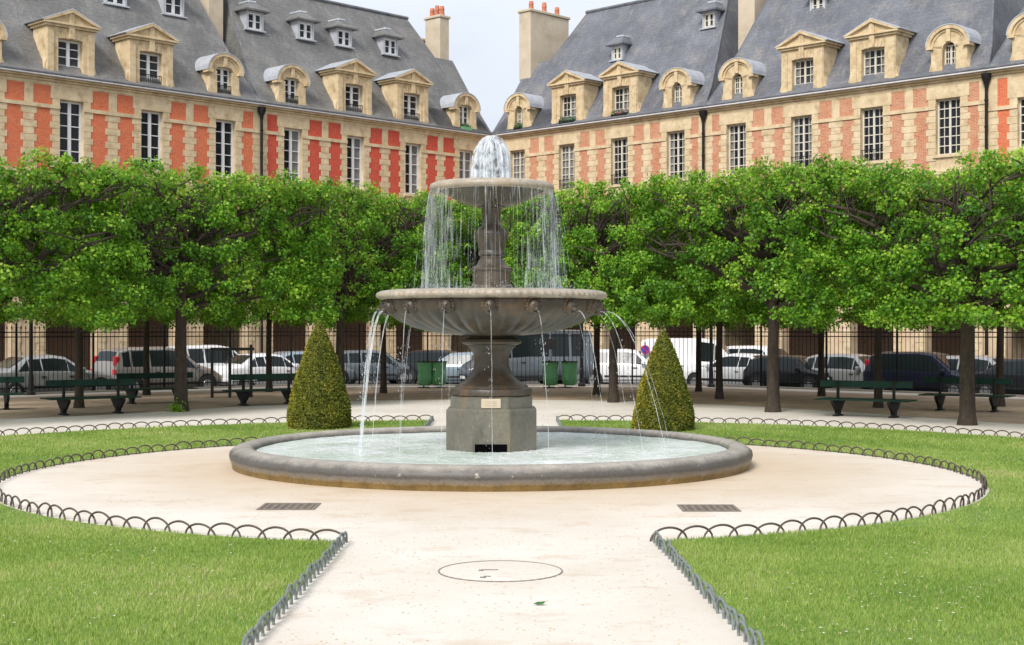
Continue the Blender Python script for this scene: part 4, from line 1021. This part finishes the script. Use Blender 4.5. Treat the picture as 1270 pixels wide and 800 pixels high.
# ------------------------------------------------------------------ houses
EAVE = 12.95
def _quoins(mb, x0, x1, z0, z1, y, alt=.07, h=.30, both=True, left=True, right=True, proud=.03):
    n = max(1, round((z1-z0)/h)); hh = (z1-z0)/n
    for k in range(n):
        e = alt if k % 2 == 0 else 0
        mb.box(x0-(e if left else 0), x1+(e if right else 0), y-proud, y+.02, z0+k*hh+.008, z0+(k+1)*hh-.008)
def casement(root, x, z0, z1, w, cols, rows, paint, curt, rng, y=.22, arch=False, name='window'):
    """white two-leaf window: frame part with pane and curtain sub-parts"""
    fr = MB(); a, b = x-w/2, x+w/2
    fw = .06 if cols > 1 else .085
    cm = .045 if cols > 1 else .075
    fr.box(a, a+fw, y-.03, y+.04, z0, z1); fr.box(b-fw, b, y-.03, y+.04, z0, z1); fr.box(a+fw, b-fw, y-.03, y+.04, z1-fw, z1); fr.box(a+fw, b-fw, y-.03, y+.04, z0, z0+fw)
    fr.box(x-cm, x+cm, y-.04, y+.03, z0+fw, z1-fw)
    for s in (-1, 1):
        l, r = (a+fw, x-cm) if s < 0 else (x+cm, b-fw)
        for k in range(1, cols): xx = l+(r-l)*k/cols; fr.box(xx-.014, xx+.014, y-.02, y+.02, z0+fw, z1-fw)
        for k in range(1, rows): zz = z0+(z1-z0)*k/rows; fr.box(l, r, y-.018, y+.018, zz-.02, zz+.02)
    f = fr.build(name, paint, root)
    p = MB(); p.box(a+fw, b-fw, y+.022, y+.026, z0+fw, z1-fw); p.build('pane', M['glass'], f)
    if curt:
        c = MB()
        for (l, r) in ({1: [(a+.06, b-.06)], 2: [(x+.03, b-.08)], 3: [(a+.06, a+w*.27), (b-w*.27, b-.06)]}[curt]):
            n = 14; vs = []
            for k in range(n+1):
                xx = l+(r-l)*k/n; yy = y+.06+.02*math.sin(k*2.1)
                vs += [(xx, yy, z0+.05), (xx, yy, z1-.05)]
            c.add(vs, [(2*k, 2*k+2, 2*k+3, 2*k+1) for k in range(n)])
        c.build('curtain', M['curtain'], f)
    return f
def rail_balcony(root, x, z, w, y=-.02, parent=None):
    mb = MB(); mb.box(x-w/2, x+w/2, y-.015, y+.015, z+.5, z+.53); mb.box(x-w/2, x+w/2, y-.012, y+.012, z+.06, z+.08)
    n = 10
    for k in range(n+1): xx = x-w/2+w*k/n; mb.box(xx-.009, xx+.009, y-.009, y+.009, z+.0, z+.5)
    for k in range(n): xx = x-w/2+w*(k+.5)/n; mb.tube([(xx-.03, y, z+.2), (xx, y, z+.28), (xx+.03, y, z+.2), (xx, y, z+.12), (xx-.03, y, z+.2)], .008, 4)
    mb.build('balcony_rail', M['iron'], root)
def dormer_ped(root, x, stone, rng, cols, paint, curt, flower=False, balcony=True):
    """stone dormer with triangular pediment; parts: dormer > window, roof"""
    z0 = EAVE+.06; w = 2.25; h = 2.05; wi = 1.15; y0 = .06
    d = MB()
    d.box(x-w/2, x-wi/2, y0, y0+1.2, z0, z0+h, bev=.015); d.box(x+wi/2, x+w/2, y0, y0+1.2, z0, z0+h, bev=.015)
    d.box(x-wi/2, x+wi/2, y0, y0+1.3, z0+1.58, z0+h-.01)
    for s in (-1, 1):
        d.box(x+s*(w/2-.17)-.15, x+s*(w/2-.17)+.15, y0-.05, y0+.01, z0, z0+h-.12)          # pilaster strips
        d.prism([(x+s*w/2, z0), (x+s*(w/2+.18), z0), (x+s*w/2, z0+.65)][::s], y0+.03, y0+.3)      # scrolls at the foot
    for k in (-2, -1, 1, 2): d.prism([(x+k*.17-.07, z0+1.60), (x+k*.17+.07, z0+1.60), (x+k*.2+.085, z0+h-.16), (x+k*.2-.085, z0+h-.16)], y0-.03, y0+.01)
    # entablature + pediment
    d.box(x-w/2-.10, x+w/2+.10, y0-.10, y0+1.3, z0+h, z0+h+.10, bev=.01); d.box(x-w/2-.2, x+w/2+.2, y0-.19, y0+1.3, z0+h+.102, z0+h+.19, bev=.01)
    ph = .62; W = w/2+.2
    d.prism([(x-W+.05, z0+h+.19), (x+W-.05, z0+h+.19), (x, z0+h+.19+ph-.06)], y0-.06, y0+.9)
    for s in (-1, 1):
        pr = [(x+s*(W+.04), z0+h+.192), (x+s*(W-.14), z0+h+.192), (x, z0+h+.19+ph-.14), (x, z0+h+.19+ph)]
        d.prism(pr if s < 0 else pr[::-1], y0-.20, y0+.9)
    d.box(x-.13, x+.13, y0-.13, y0, z0+1.58, z0+h+.19+ph-.15, bev=.02)                     # long keystone
    ob = d.build('dormer', stone, root)
    r = MB()                                                                              # lead roof
    zz = z0+h+.19
    for s in (-1, 1):
        A = (x+s*(W+.06), zz); B = (x, zz+ph+.01); Cc = (x, zz+ph+.05); D = (x+s*(W+.10), zz+.03)
        pr = [A, B, Cc, D]; r.prism(pr if s > 0 else pr[::-1], y0-.17, y0+2.6)
    r.build('dormer_roof', M['lead'], ob)
    c = MB(); c.box(x-w/2+.05, x-wi/2-.05, y0+1.19, y0+1.9, z0+.1, z0+h); c.box(x+wi/2+.05, x+w/2-.05, y0+1.19, y0+1.9, z0+.1, z0+h); c.box(x-wi/2-.04, x+wi/2+.04, y0+.85, y0+.9, z0, z0+1.6, 1)
    c.build('dormer_cheek', [M['zinc_dark'], M['interior']], ob)
    casement(ob, x, z0+.10, z0+1.57, wi, cols, 4, paint, curt, rng, y=y0+.28)
    if balcony: rail_balcony(ob, x, z0+.05, wi-.02, y0+.06)
    if flower: flowers(ob, x, y0-.02, z0+.12, wi, rng, flower)
def flowers(root, x, y, z, w, rng, kind):
    r = random.Random(int(x*100)); mb = MB(); mb.box(x-w/2+.04, x+w/2-.04, y-.12, y+.08, z-.06, z+.08); mb.build('window_box', M['bin_green'] if kind == 3 else M['iron'], root); mb = MB()
    for k in range(260):
        px, py, pz = r.uniform(x-w/2, x+w/2), y+r.gauss(0, .09), z+abs(r.gauss(.08, .13)); s = r.uniform(.02, .05)
        a = Vector((r.gauss(0, 1), r.gauss(0, 1), r.gauss(0, 1))).normalized()*s; b = a.orthogonal().normalized()*s
        c = Vector((px, py, pz)); mb.add([c-a, c-b*.6, c+a, c+b*.6], [(0, 1, 2, 3)], 2 if (kind == 2 and r.random() < .4) else 0)
    mb.build('foliage', [M['plant'], M['iron'], M['flower']], root)
def dormer_arch(root, x, stone, rng, cols, paint, curt, flower=False, small=False, balcony=False):
    z0 = EAVE+.06; w = 1.66; spring = 1.22; R = w/2; wi = .82 if not small else .6; y0 = .06; n = 14
    d = MB()
    top = 1.42 if not small else 1.05          # height of the opening's straight part
    d.box(x-R, x-wi/2, y0, y0+1.1, z0, z0+spring, bev=.012); d.box(x+wi/2, x+R, y0, y0+1.1, z0, z0+spring, bev=.012)
    # tympanum above the opening
    arc = [(x+R*math.cos(PI*k/n), z0+spring+R*.86*math.sin(PI*k/n)) for k in range(n+1)]
    if small:
        ri = wi/2; inn = [(x+ri*math.cos(PI*k/n), z0+top+ri*math.sin(PI*k/n)) for k in range(n+1)]
        for k in range(n): d.prism([inn[k], arc[k], arc[k+1], inn[k+1]], y0, y0+1.1)
        for s in (-1, 1):
            pr = [(x+s*wi/2, z0+top), (x+s*R, z0+spring), (x+s*wi/2, z0+spring-.0)]
            if top < spring: pr = None
        d.box(x-wi/2-.001, x-wi/2+.0, y0, y0+.5, z0, z0+top)
    else:
        for k in range(n):
            a, b = arc[k], arc[k+1]
            ca = (min(max(a[0], x-wi/2), x+wi/2), z0+spring if abs(a[0]-x) > wi/2 else z0+top); cb = (min(max(b[0], x-wi/2), x+wi/2), z0+spring if abs(b[0]-x) > wi/2 else z0+top)
            d.prism([(a[0], z0+spring if abs(a[0]-x) >= wi/2 else z0+top), a, b, (b[0], z0+spring if abs(b[0]-x) >= wi/2 else z0+top)], y0, y0+1.1)
    # archivolt moulding
    Ro, Ri = R+.17, R-.02
    for k in range(n):
        q0, q1 = PI*k/n, PI*(k+1)/n
        P = lambda r, q: (x+r*math.cos(q), z0+spring+.0+r*.86*math.sin(q))
        d.prism([P(Ri, q0), P(Ro, q0), P(Ro, q1), P(Ri, q1)], y0-.13, y0+.3)
        d.prism([P(Ri-.12, q0), P(Ri, q0), P(Ri, q1), P(Ri-.12, q1)], y0-.05, y0+.01)
    for s in (-1, 1): d.box(x+s*(R+.02)-.15, x+s*(R+.02)+.15, y0-.13, y0+.3, z0+spring-.12, z0+spring-.001); d.prism([(x+s*R, z0), (x+s*(R+.16), z0), (x+s*R, z0+.55)][::s], y0+.03, y0+.3)
    d.box(x-.10, x+.10, y0-.10, y0, z0+(top+.0 if not small else top+wi/2), z0+spring+R*.86+.04, bev=.015)
    ob = d.build('dormer', stone, root)
    r = MB()
    for k in range(n):
        q0, q1 = PI*k/n, PI*(k+1)/n; P = lambda r_, q: (x+r_*math.cos(q), z0+spring+.0+r_*.86*math.sin(q))
        r.prism([P(Ro-.02, q0), P(Ro+.03, q0), P(Ro+.03, q1), P(Ro-.02, q1)], y0-.15, y0+2.2)
    r.build('dormer_roof', M['lead'], ob)
    c = MB(); c.box(x-R+.04, x-wi/2-.05, y0+1.1, y0+1.7, z0, z0+spring+.3); c.box(x+wi/2+.05, x+R-.04, y0+1.1, y0+1.7, z0, z0+spring+.3); c.box(x-wi/2-.04, x+wi/2+.04, y0+.7, y0+.75, z0, z0+1.62, 1)
    c.build('dormer_cheek', [M['zinc_dark'], M['interior']], ob)
    casement(ob, x, z0+.10, z0+(top if not small else top+.2), wi, cols, 4, paint, curt, rng, y=y0+.26)
    if balcony: rail_balcony(ob, x, z0+.05, wi-.02, y0+.05)
    if flower: flowers(ob, x, y0-.02, z0+.12, wi, rng, flower)
def roof_y(z):            # set-back of the roof plane at height z above the eave
    pz = [0, .25, 1.2, 7.1]; py = [-.25, .1, .85, 4.5]
    for k in range(3):
        if z <= pz[k+1]: return py[k]+(py[k+1]-py[k])*(z-pz[k])/(pz[k+1]-pz[k])
    return 4.5
def small_dormer(root, x, z, w, h, cols, paint, slate):
    """z above the eave at the sill"""
    y = roof_y(z)-.05; Z = EAVE+z; d = MB()
    d.box(x-w/2, x-w/2+.09, y, y+1.2, Z, Z+h); d.box(x+w/2-.09, x+w/2, y, y+1.2, Z, Z+h); d.box(x-w/2+.09, x+w/2-.09, y, y+1.2, Z+h-.08, Z+h-.002); d.box(x-w/2-.1, x+w/2+.1, y-.1, y+.1, Z-.06, Z)
    d.box(x-w/2+.05, x+w/2-.05, y+.6, y+.65, Z, Z+h-.05, 1)
    ob = d.build('roof_dormer', [M['lead'], M['interior']], root)
    r = MB(); hw = w/2+.24
    r.add([(x-hw, y-.28, Z+h-.02), (x+hw, y-.28, Z+h-.02), (x+hw, y+1.6, Z+h-.02), (x-hw, y+1.6, Z+h-.02), (x-hw, y-.28, Z+h+.06), (x+hw, y-.28, Z+h+.06), (x+hw, y+1.6, Z+h+.06), (x-hw, y+1.6, Z+h+.06),
           (x-.28, y+.15, Z+h+.42), (x+.28, y+.15, Z+h+.42), (x+.28, y+1.8, Z+h+.42), (x-.28, y+1.8, Z+h+.42)],
          [(3,2,1,0),(0,1,5,4),(1,2,6,5),(3,0,4,7),(4,5,9,8),(5,6,10,9),(7,4,8,11),(8,9,10,11)])
    r.build('dormer_roof', slate, ob)
    r = MB(); r.box(x-.26, x+.26, y+.2, y+1.5, Z+h+.42, Z+h+.56, bev=.05); r.build('dormer_cap', M['lead'], ob)
    casement(ob, x, Z+.01, Z+h-.09, w-.18, cols, 2, paint, 0, None, y=y+.08)

def pavilion(loc, rz, bay, brick, slate, stone, label, name='brick_house', g_l=1.9, g_r=1.9, cols=1, rows=4, wz=(9.25, 11.93), paint=None, curtains=(0, 0, 0, 0), dorm='APPA', dkw=None, sdorm=(), smallarch=False,
             pipe=None, chim=(), ridge=7.1, seed=0, ext=None, end_x=(0, 0), roofd=9.0, upto=4, dormer_blank=None):
    W = bay*4; rng = random.Random(seed); paint = paint or M['white_paint']
    t = thing(name, label, 'house', (loc[0], loc[1], 0), rz, 'brick and stone houses round the square')
    x0, x1 = end_x[0], W+end_x[1]
    wall = MB(); quo = MB(); bri = MB(); strips = []; panels = []; courses = []; lintels = []; sills = []; blocks = []
    def quoins(mb_, *a, **k): m_ = MB(); _quoins(m_, *a, **k); strips.append(m_)
    class _Q:
        def box(self, *a, **k): m_ = MB(); m_.box(*a, **k); blocks.append(m_)
    quo = _Q()
    class _B:
        def box(self, *a, **k): m_ = MB(); m_.box(*a, **k); panels.append(m_)
    bri = _B()
    TH = .45; wi = 1.12
    # upper floors: stone body with true window openings
    floors = [(4.55, 8.85, 5.3, 8.3), (8.85, EAVE-.45, wz[0], wz[1])]
    for (fz0, fz1, a, b) in floors:
        xs = [x0]
        for k in range(4): xs += [bay*(k+.5)-wi/2, bay*(k+.5)+wi/2]
        xs.append(x1)
        for k in range(0, 9, 2): wall.box(xs[k], xs[k+1], 0, TH, fz0, fz1)
        for k in range(1, 8, 2): wall.box(xs[k], xs[k+1], .0, TH, fz0, a); wall.box(xs[k], xs[k+1], .0, TH, b, fz1)
        bb = b-.42                                          # string course level on each floor
        for k in range(4):
            c = bay*(k+.5)
            # window surround
            for s in (-1, 1):
                q0, q1 = sorted((c+s*wi/2, c+s*(wi/2+.34)))
                quoins(quo, q0, q1, a-.25, bb, 0, .11, .29, left=s < 0, right=s > 0)
                quo.box(q0, q1, -.035, .02, bb+.17, b+.02)
            lintels.append(MB().box(c-wi/2-.42, c+wi/2+.42, -.045, .02, b+.022, fz1-.01)); sills.append(MB().box(c-wi/2-.1, c+wi/2+.1, -.09, .05, a-.12, a-.002))
        # piers between windows
        edges = [x0]+[bay*(k+1) for k in range(3)]+[x1]
        for k in range(5):
            if k in (0, 4):
                s = 1 if k == 0 else -1; e = edges[k] if k else x0
                e = x0 if k == 0 else x1
                lo, hi = (e, bay*.5-wi/2-.34) if k == 0 else (bay*3.5+wi/2+.34, e)
                mid = hi-.33 if k == 0 else lo+.33
                ql, qh = (e+.02, e+.40) if k == 0 else (e-.40, e-.02)
                segs = [(lo, hi)]
                quoins(quo, ql, qh, fz0+.02, bb, 0, .05, .29, left=k != 0, right=k == 0)
                quo.box(ql, qh, -.035, .02, bb+.17, fz1-.01)
                bl = (qh, hi) if k == 0 else (lo, ql)
                bri.box(bl[0], bl[1], -.012, .02, fz0+.02, bb+.0); bri.box(bl[0], bl[1], -.012, .02, bb+.17, fz1-.02)
            else:
                c = bay*k; lo, hi = bay*(k-.5)+wi/2+.34, bay*(k+.5)-wi/2-.34
                quoins(quo, c-.24, c+.24, fz0+.02, bb, 0, .12, .29)
                quo.box(c-.2, c+.2, -.035, .02, bb+.17, fz1-.01)
                bri.box(lo, hi, -.012, .02, fz0+.02, bb); bri.box(lo, hi, -.012, .02, bb+.17, fz1-.02)
        # string course broken at windows
        xs2 = [x0]
        for k in range(4): xs2 += [bay*(k+.5)-wi/2, bay*(k+.5)+wi/2]
        xs2.append(x1)
        for k in range(0, 9, 2): courses.append(MB().box(xs2[k], xs2[k+1], -.07, .02, bb+.002, bb+.16))
    wall.box(x0, x1, -.10, TH, 4.35, 4.549, bev=.02); quo.box(x0, x1, -.09, .0, 8.72, 8.86)
    # arcade
    aw = 2.45 if bay > 3.8 else 2.15; zs = 2.5; za = 4.35; n = 12
    for k in range(4):
        c = bay*(k+.5)
        l = x0 if k == 0 else bay*k
        r = x1 if k == 3 else bay*(k+1)
        wall.box(l, c-aw/2, 0, .6, STREET, za, 1); wall.box(c+aw/2, r, 0, .6, STREET, za, 1)
        for i in range(n):
            a0, a1 = PI*i/n, PI*(i+1)/n
            xa, xb = c+aw/2*math.cos(a0), c+aw/2*math.cos(a1); zA, zB = zs+aw/2*math.sin(a0), zs+aw/2*math.sin(a1)
            wall.prism([(xb, zB), (xa, zA), (xa, za), (xb, za)], 0, .6, 1)
        for s in (-1, 1):
            q0, q1 = sorted((c+s*aw/2, c+s*(aw/2+.34))); quoins(quo, q0, q1, STREET+.5, zs, 0, .08, .33, left=s < 0, right=s > 0)
            quo.box(q0-.04, q1+.04, -.08, .02, zs+.01, zs+.14)
    # frieze and cornice
    wall.box(x0, x1, -.02, TH, EAVE-.449, EAVE-.30); wall.box(x0, x1, -.10, TH, EAVE-.298, EAVE-.20, bev=.02); wall.box(x0, x1, -.22, TH, EAVE-.198, EAVE-.12, bev=.02)
    # gallery back wall, ceiling, sides and rear wall
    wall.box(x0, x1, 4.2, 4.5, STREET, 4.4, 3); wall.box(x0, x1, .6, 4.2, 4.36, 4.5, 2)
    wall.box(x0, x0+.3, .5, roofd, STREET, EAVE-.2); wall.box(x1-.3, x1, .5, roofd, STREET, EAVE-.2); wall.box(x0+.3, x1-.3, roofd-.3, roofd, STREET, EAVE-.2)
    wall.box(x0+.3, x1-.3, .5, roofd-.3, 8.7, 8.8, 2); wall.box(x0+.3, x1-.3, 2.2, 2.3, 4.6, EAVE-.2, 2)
    wall.build('wall', [stone, M['pier_stone'], M['interior'], M['brick_back']], t)
    for m_ in lintels: m_.build('lintel', stone, t)
    for m_ in sills: m_.build('window_sill', stone, t)
    for m_ in courses: m_.build('string_course', stone, t)
    for m_ in blocks: m_.build('stone_block', stone, t)
    for m_ in strips: m_.build('quoin_strip', stone, t)
    for m_ in panels: m_.build('brick_panel', brick, t)
    gu = MB(); gu.box(x0, x1, -.34, -.06, EAVE-.118, EAVE-.04, 0, bev=.02); gu.box(x0, x1, -.36, -.04, EAVE-.038, EAVE+.05, 1, bev=.02)
    gu.build('gutter', [M['gutter_white'], M['zinc_dark']], t)
    for fi, (fz0, fz1, a, b) in enumerate(floors):
        for k in range(4): casement(t, bay*(k+.5), a, b, wi, cols, rows, paint, curtains[k] if fi else 0, rng)
    if cols > 1:
        for k in range(4):
            if k in (1, 2): rail_balcony(t, bay*(k+.5), wz[0], wi, -.02)
    # roof
    lv = [(0, -.25), (.25, .1), (1.2, .85), (ridge, 4.5)]
    vs = []
    for z, f in lv:
        fr_ = (z/ridge); gl = g_l*fr_; gr = g_r*fr_
        bk = roofd-(f+.25)*((roofd-4.6)/4.75)
        vs += [(x0+gl, f, EAVE+z), (x1-gr, f, EAVE+z), (x1-gr, bk, EAVE+z), (x0+gl, bk, EAVE+z)]
    fs = []
    for j in range(3):
        for k in range(4): fs.append((j*4+k, j*4+(k+1) % 4, (j+1)*4+(k+1) % 4, (j+1)*4+k))
    fs.append((12, 13, 14, 15)); rf = MB(); rf.add(vs, fs)
    if ext:                                     # lower gabled roof towards the square's corner
        ex0, ex1, eh, ed = ext
        fr2 = ed; P = [(-.25, 0), (.1, .25), (.85, 1.2), (ed, eh)]
        vs = [(ex0, y, EAVE+z) for y, z in P]+[(ex0, ed*2, EAVE+.3)]+[(ex1, y, EAVE+z) for y, z in P]+[(ex1, ed*2, EAVE+.3)]
        rf.add(vs, [(i, i+5, i+6, i+1) for i in range(4)]+[(4, 3, 2, 1, 0), (5, 6, 7, 8, 9)])
    ro = rf.build('roof', slate, t)
    rc_ = MB(); rc_.tube([(x0+g_l-.1, 4.5, EAVE+ridge+.03), (x1-g_r+.1, 4.5, EAVE+ridge+.03)], .10, 8)
    for (ex, gx) in ((x0, x0+g_l), (x1, x1-g_r)):
        rc_.tube([(ex+(gx-ex)*(z/ridge), f+.03, EAVE+z) for z, f in lv], .05, 6)
    rc_.build('ridge_lead', M['zinc_dark'], ro)
    if pipe is not None:
        p = MB(); p.tube([(pipe, -.17, STREET), (pipe, -.17, EAVE-.75)], .065, 10); p.tube([(pipe, -.17, EAVE-.8), (pipe, -.17, EAVE-.62), (pipe, -.17, EAVE-.42), (pipe, -.17, EAVE-.2)], [.07, .10, .19, .21], 10)
        for zz in (9.3, 10.5, 11.6): p.tube([(pipe, -.17, zz), (pipe, -.17, zz+.07)], .085, 10)
        p.build('downpipe', M['iron'], t, smooth=True)
    for (cx, ya, yb, th, z0c, z1c, pots) in chim:
        c = MB(); c.box(cx-th/2, cx+th/2, ya, yb, EAVE+z0c, EAVE+z1c, bev=.03); c.box(cx-th/2-.07, cx+th/2+.07, ya-.07, yb+.07, EAVE+z1c, EAVE+z1c+.16, bev=.03)
        ch = c.build('chimney', M['pale_stone'], ro)
        for i in range(pots):
            yy = ya+(yb-ya)*(i+.5)/pots; c = MB(); c.lathe([(.16, 0), (.13, .35), (.15, .38), (.12, .55+.1*(i % 2)), (.09, .55+.1*(i % 2)), (.09, .3)], 12, M=Matrix.Translation((cx, yy, EAVE+z1c+.16)))
            c.build('chimney_pot', M['terracotta'], ch, smooth=True)
    dkw = dkw or [{}]*4
    for k, ch in enumerate(dorm):
        c = bay*(k+.5); kw = dict(dkw[k]); cu = kw.pop('curt', 0); dx = kw.pop('dx', 0)
        if ch == 'P': dormer_ped(t, c+dx, M['dormer_stone'] if stone is M['facade_stone'] else stone, rng, cols, paint, cu, **kw)
        elif ch == 'A': dormer_arch(t, c+dx, M['dormer_stone'] if stone is M['facade_stone'] else stone, rng, cols, paint, cu, small=smallarch, **kw)
    for (sx, sz, sw, sh, sp) in sdorm: small_dormer(t, sx, sz, sw, sh, 1, sp, slate)
    return t
CO = Vector((-1.13, 80.0))
BL, BR = 3.95, 3.6375
def Lorg(s1): p = CO-LD*s1; return (p.x, p.y)
def Rorg(s0): p = CO+RD*s0; return (p.x, p.y)
WL = BL*4; WR = BR*4
wp, cp = M['white_paint'], M['cream_paint']
# left block B (next to the corner): local x = WL - s
pavilion(Lorg(WL), AL, BL, M['brick_red'], M['slate_grey'], M['facade_stone'], 'house with vivid red brick panels left of the fountain top', g_l=.9, g_r=2.4, ridge=6.85,
         curtains=(2, 2, 2, 1), dorm='APPA', dkw=[dict(curt=0, balcony=True), dict(balcony=True), dict(balcony=True), dict(flower=3)], cols=1, rows=5,
         sdorm=[(WL-14.2, 4.15, 1.05, .95, wp), (WL-11.0, 4.15, 1.05, .95, wp), (WL-8.45, 4.15, 1.05, .95, wp), (WL-5.2, 4.15, 1.05, .95, wp)],
         chim=[(WL-.35, 3.5, 4.75, .75, 3.6, 7.05, 3), (WL-.1, 5.4, 7.0, .5, 3.0, 6.0, 0)], ext=(WL-4.2, WL, 4.6, 3.2), pipe=-.02, seed=1)
pavilion(Lorg(WL*2), AL, BL, M['brick_orange'], M['slate_grey'], M['facade_stone'], 'house with orange brick panels at the left edge', g_l=1.9, g_r=1.6,
         curtains=(0, 0, 0, 0), dorm='APPA', dkw=[{}, dict(balcony=False, curt=0), dict(balcony=True), dict(balcony=True)], cols=1, rows=5,
         sdorm=[(WL*2-18.9, 4.15, 1.15, 1.1, wp), (WL*2-22.0, 4.15, 1.15, 1.1, wp)], chim=[(WL-.2, 3.4, 6.4, .9, 2.6, 9.6, 3)], seed=2)
pavilion(Rorg(.2), AR, BR, M['brick_pink'], M['slate_blue'], M['facade_stone'], 'house with faded pink brick right of the fountain top', g_l=3.2, g_r=1.7,
         curtains=(1, 1, 0, 3), dorm='APPA', dkw=[dict(flower=1), dict(flower=1, curt=2, balcony=False), dict(flower=2, curt=2, balcony=False), {}], cols=2, rows=6, wz=(9.55, 11.93), paint=cp,
         sdorm=[(7.0, 3.6, .75, .8, cp), (12.6, 4.6, .8, .85, cp)], smallarch=True, chim=[(.05, 2.4, 5.7, .9, 3.4, 7.25, 3)], ext=(-.2, 5.2, 4.4, 3.05), end_x=(-.2, 0), pipe=WR-.02, seed=3)
pavilion(Rorg(.2+WR), AR, BR, M['brick_pink'], M['slate_blue'], M['facade_stone'], 'house with faded brick and small round-headed dormers at the right', g_l=1.8, g_r=1.8,
         curtains=(3, 3, 0, 0), dorm='APPA', dkw=[{}, dict(balcony=False, curt=3), dict(balcony=False, curt=3), {}], cols=2, rows=6, wz=(9.55, 11.93), paint=cp,
         sdorm=[(4.6, 4.3, .85, .9, cp), (9.9, 4.6, .8, .8, cp)], smallarch=True, chim=[(.15, 3.2, 5.3, 1.0, 2.2, 9.4, 2)], pipe=WR-.02, seed=4, ridge=7.6)
pavilion(Rorg(.2+WR*2), AR, BR, M['brick_orange'], M['slate_blue'], M['facade_stone'], 'house with orange brick at the right edge beyond the drainpipe', g_l=1.8, g_r=1.8,
         curtains=(0, 0, 0, 0), dorm='APPA', cols=2, rows=6, wz=(9.55, 11.6), paint=cp, smallarch=True, seed=5)
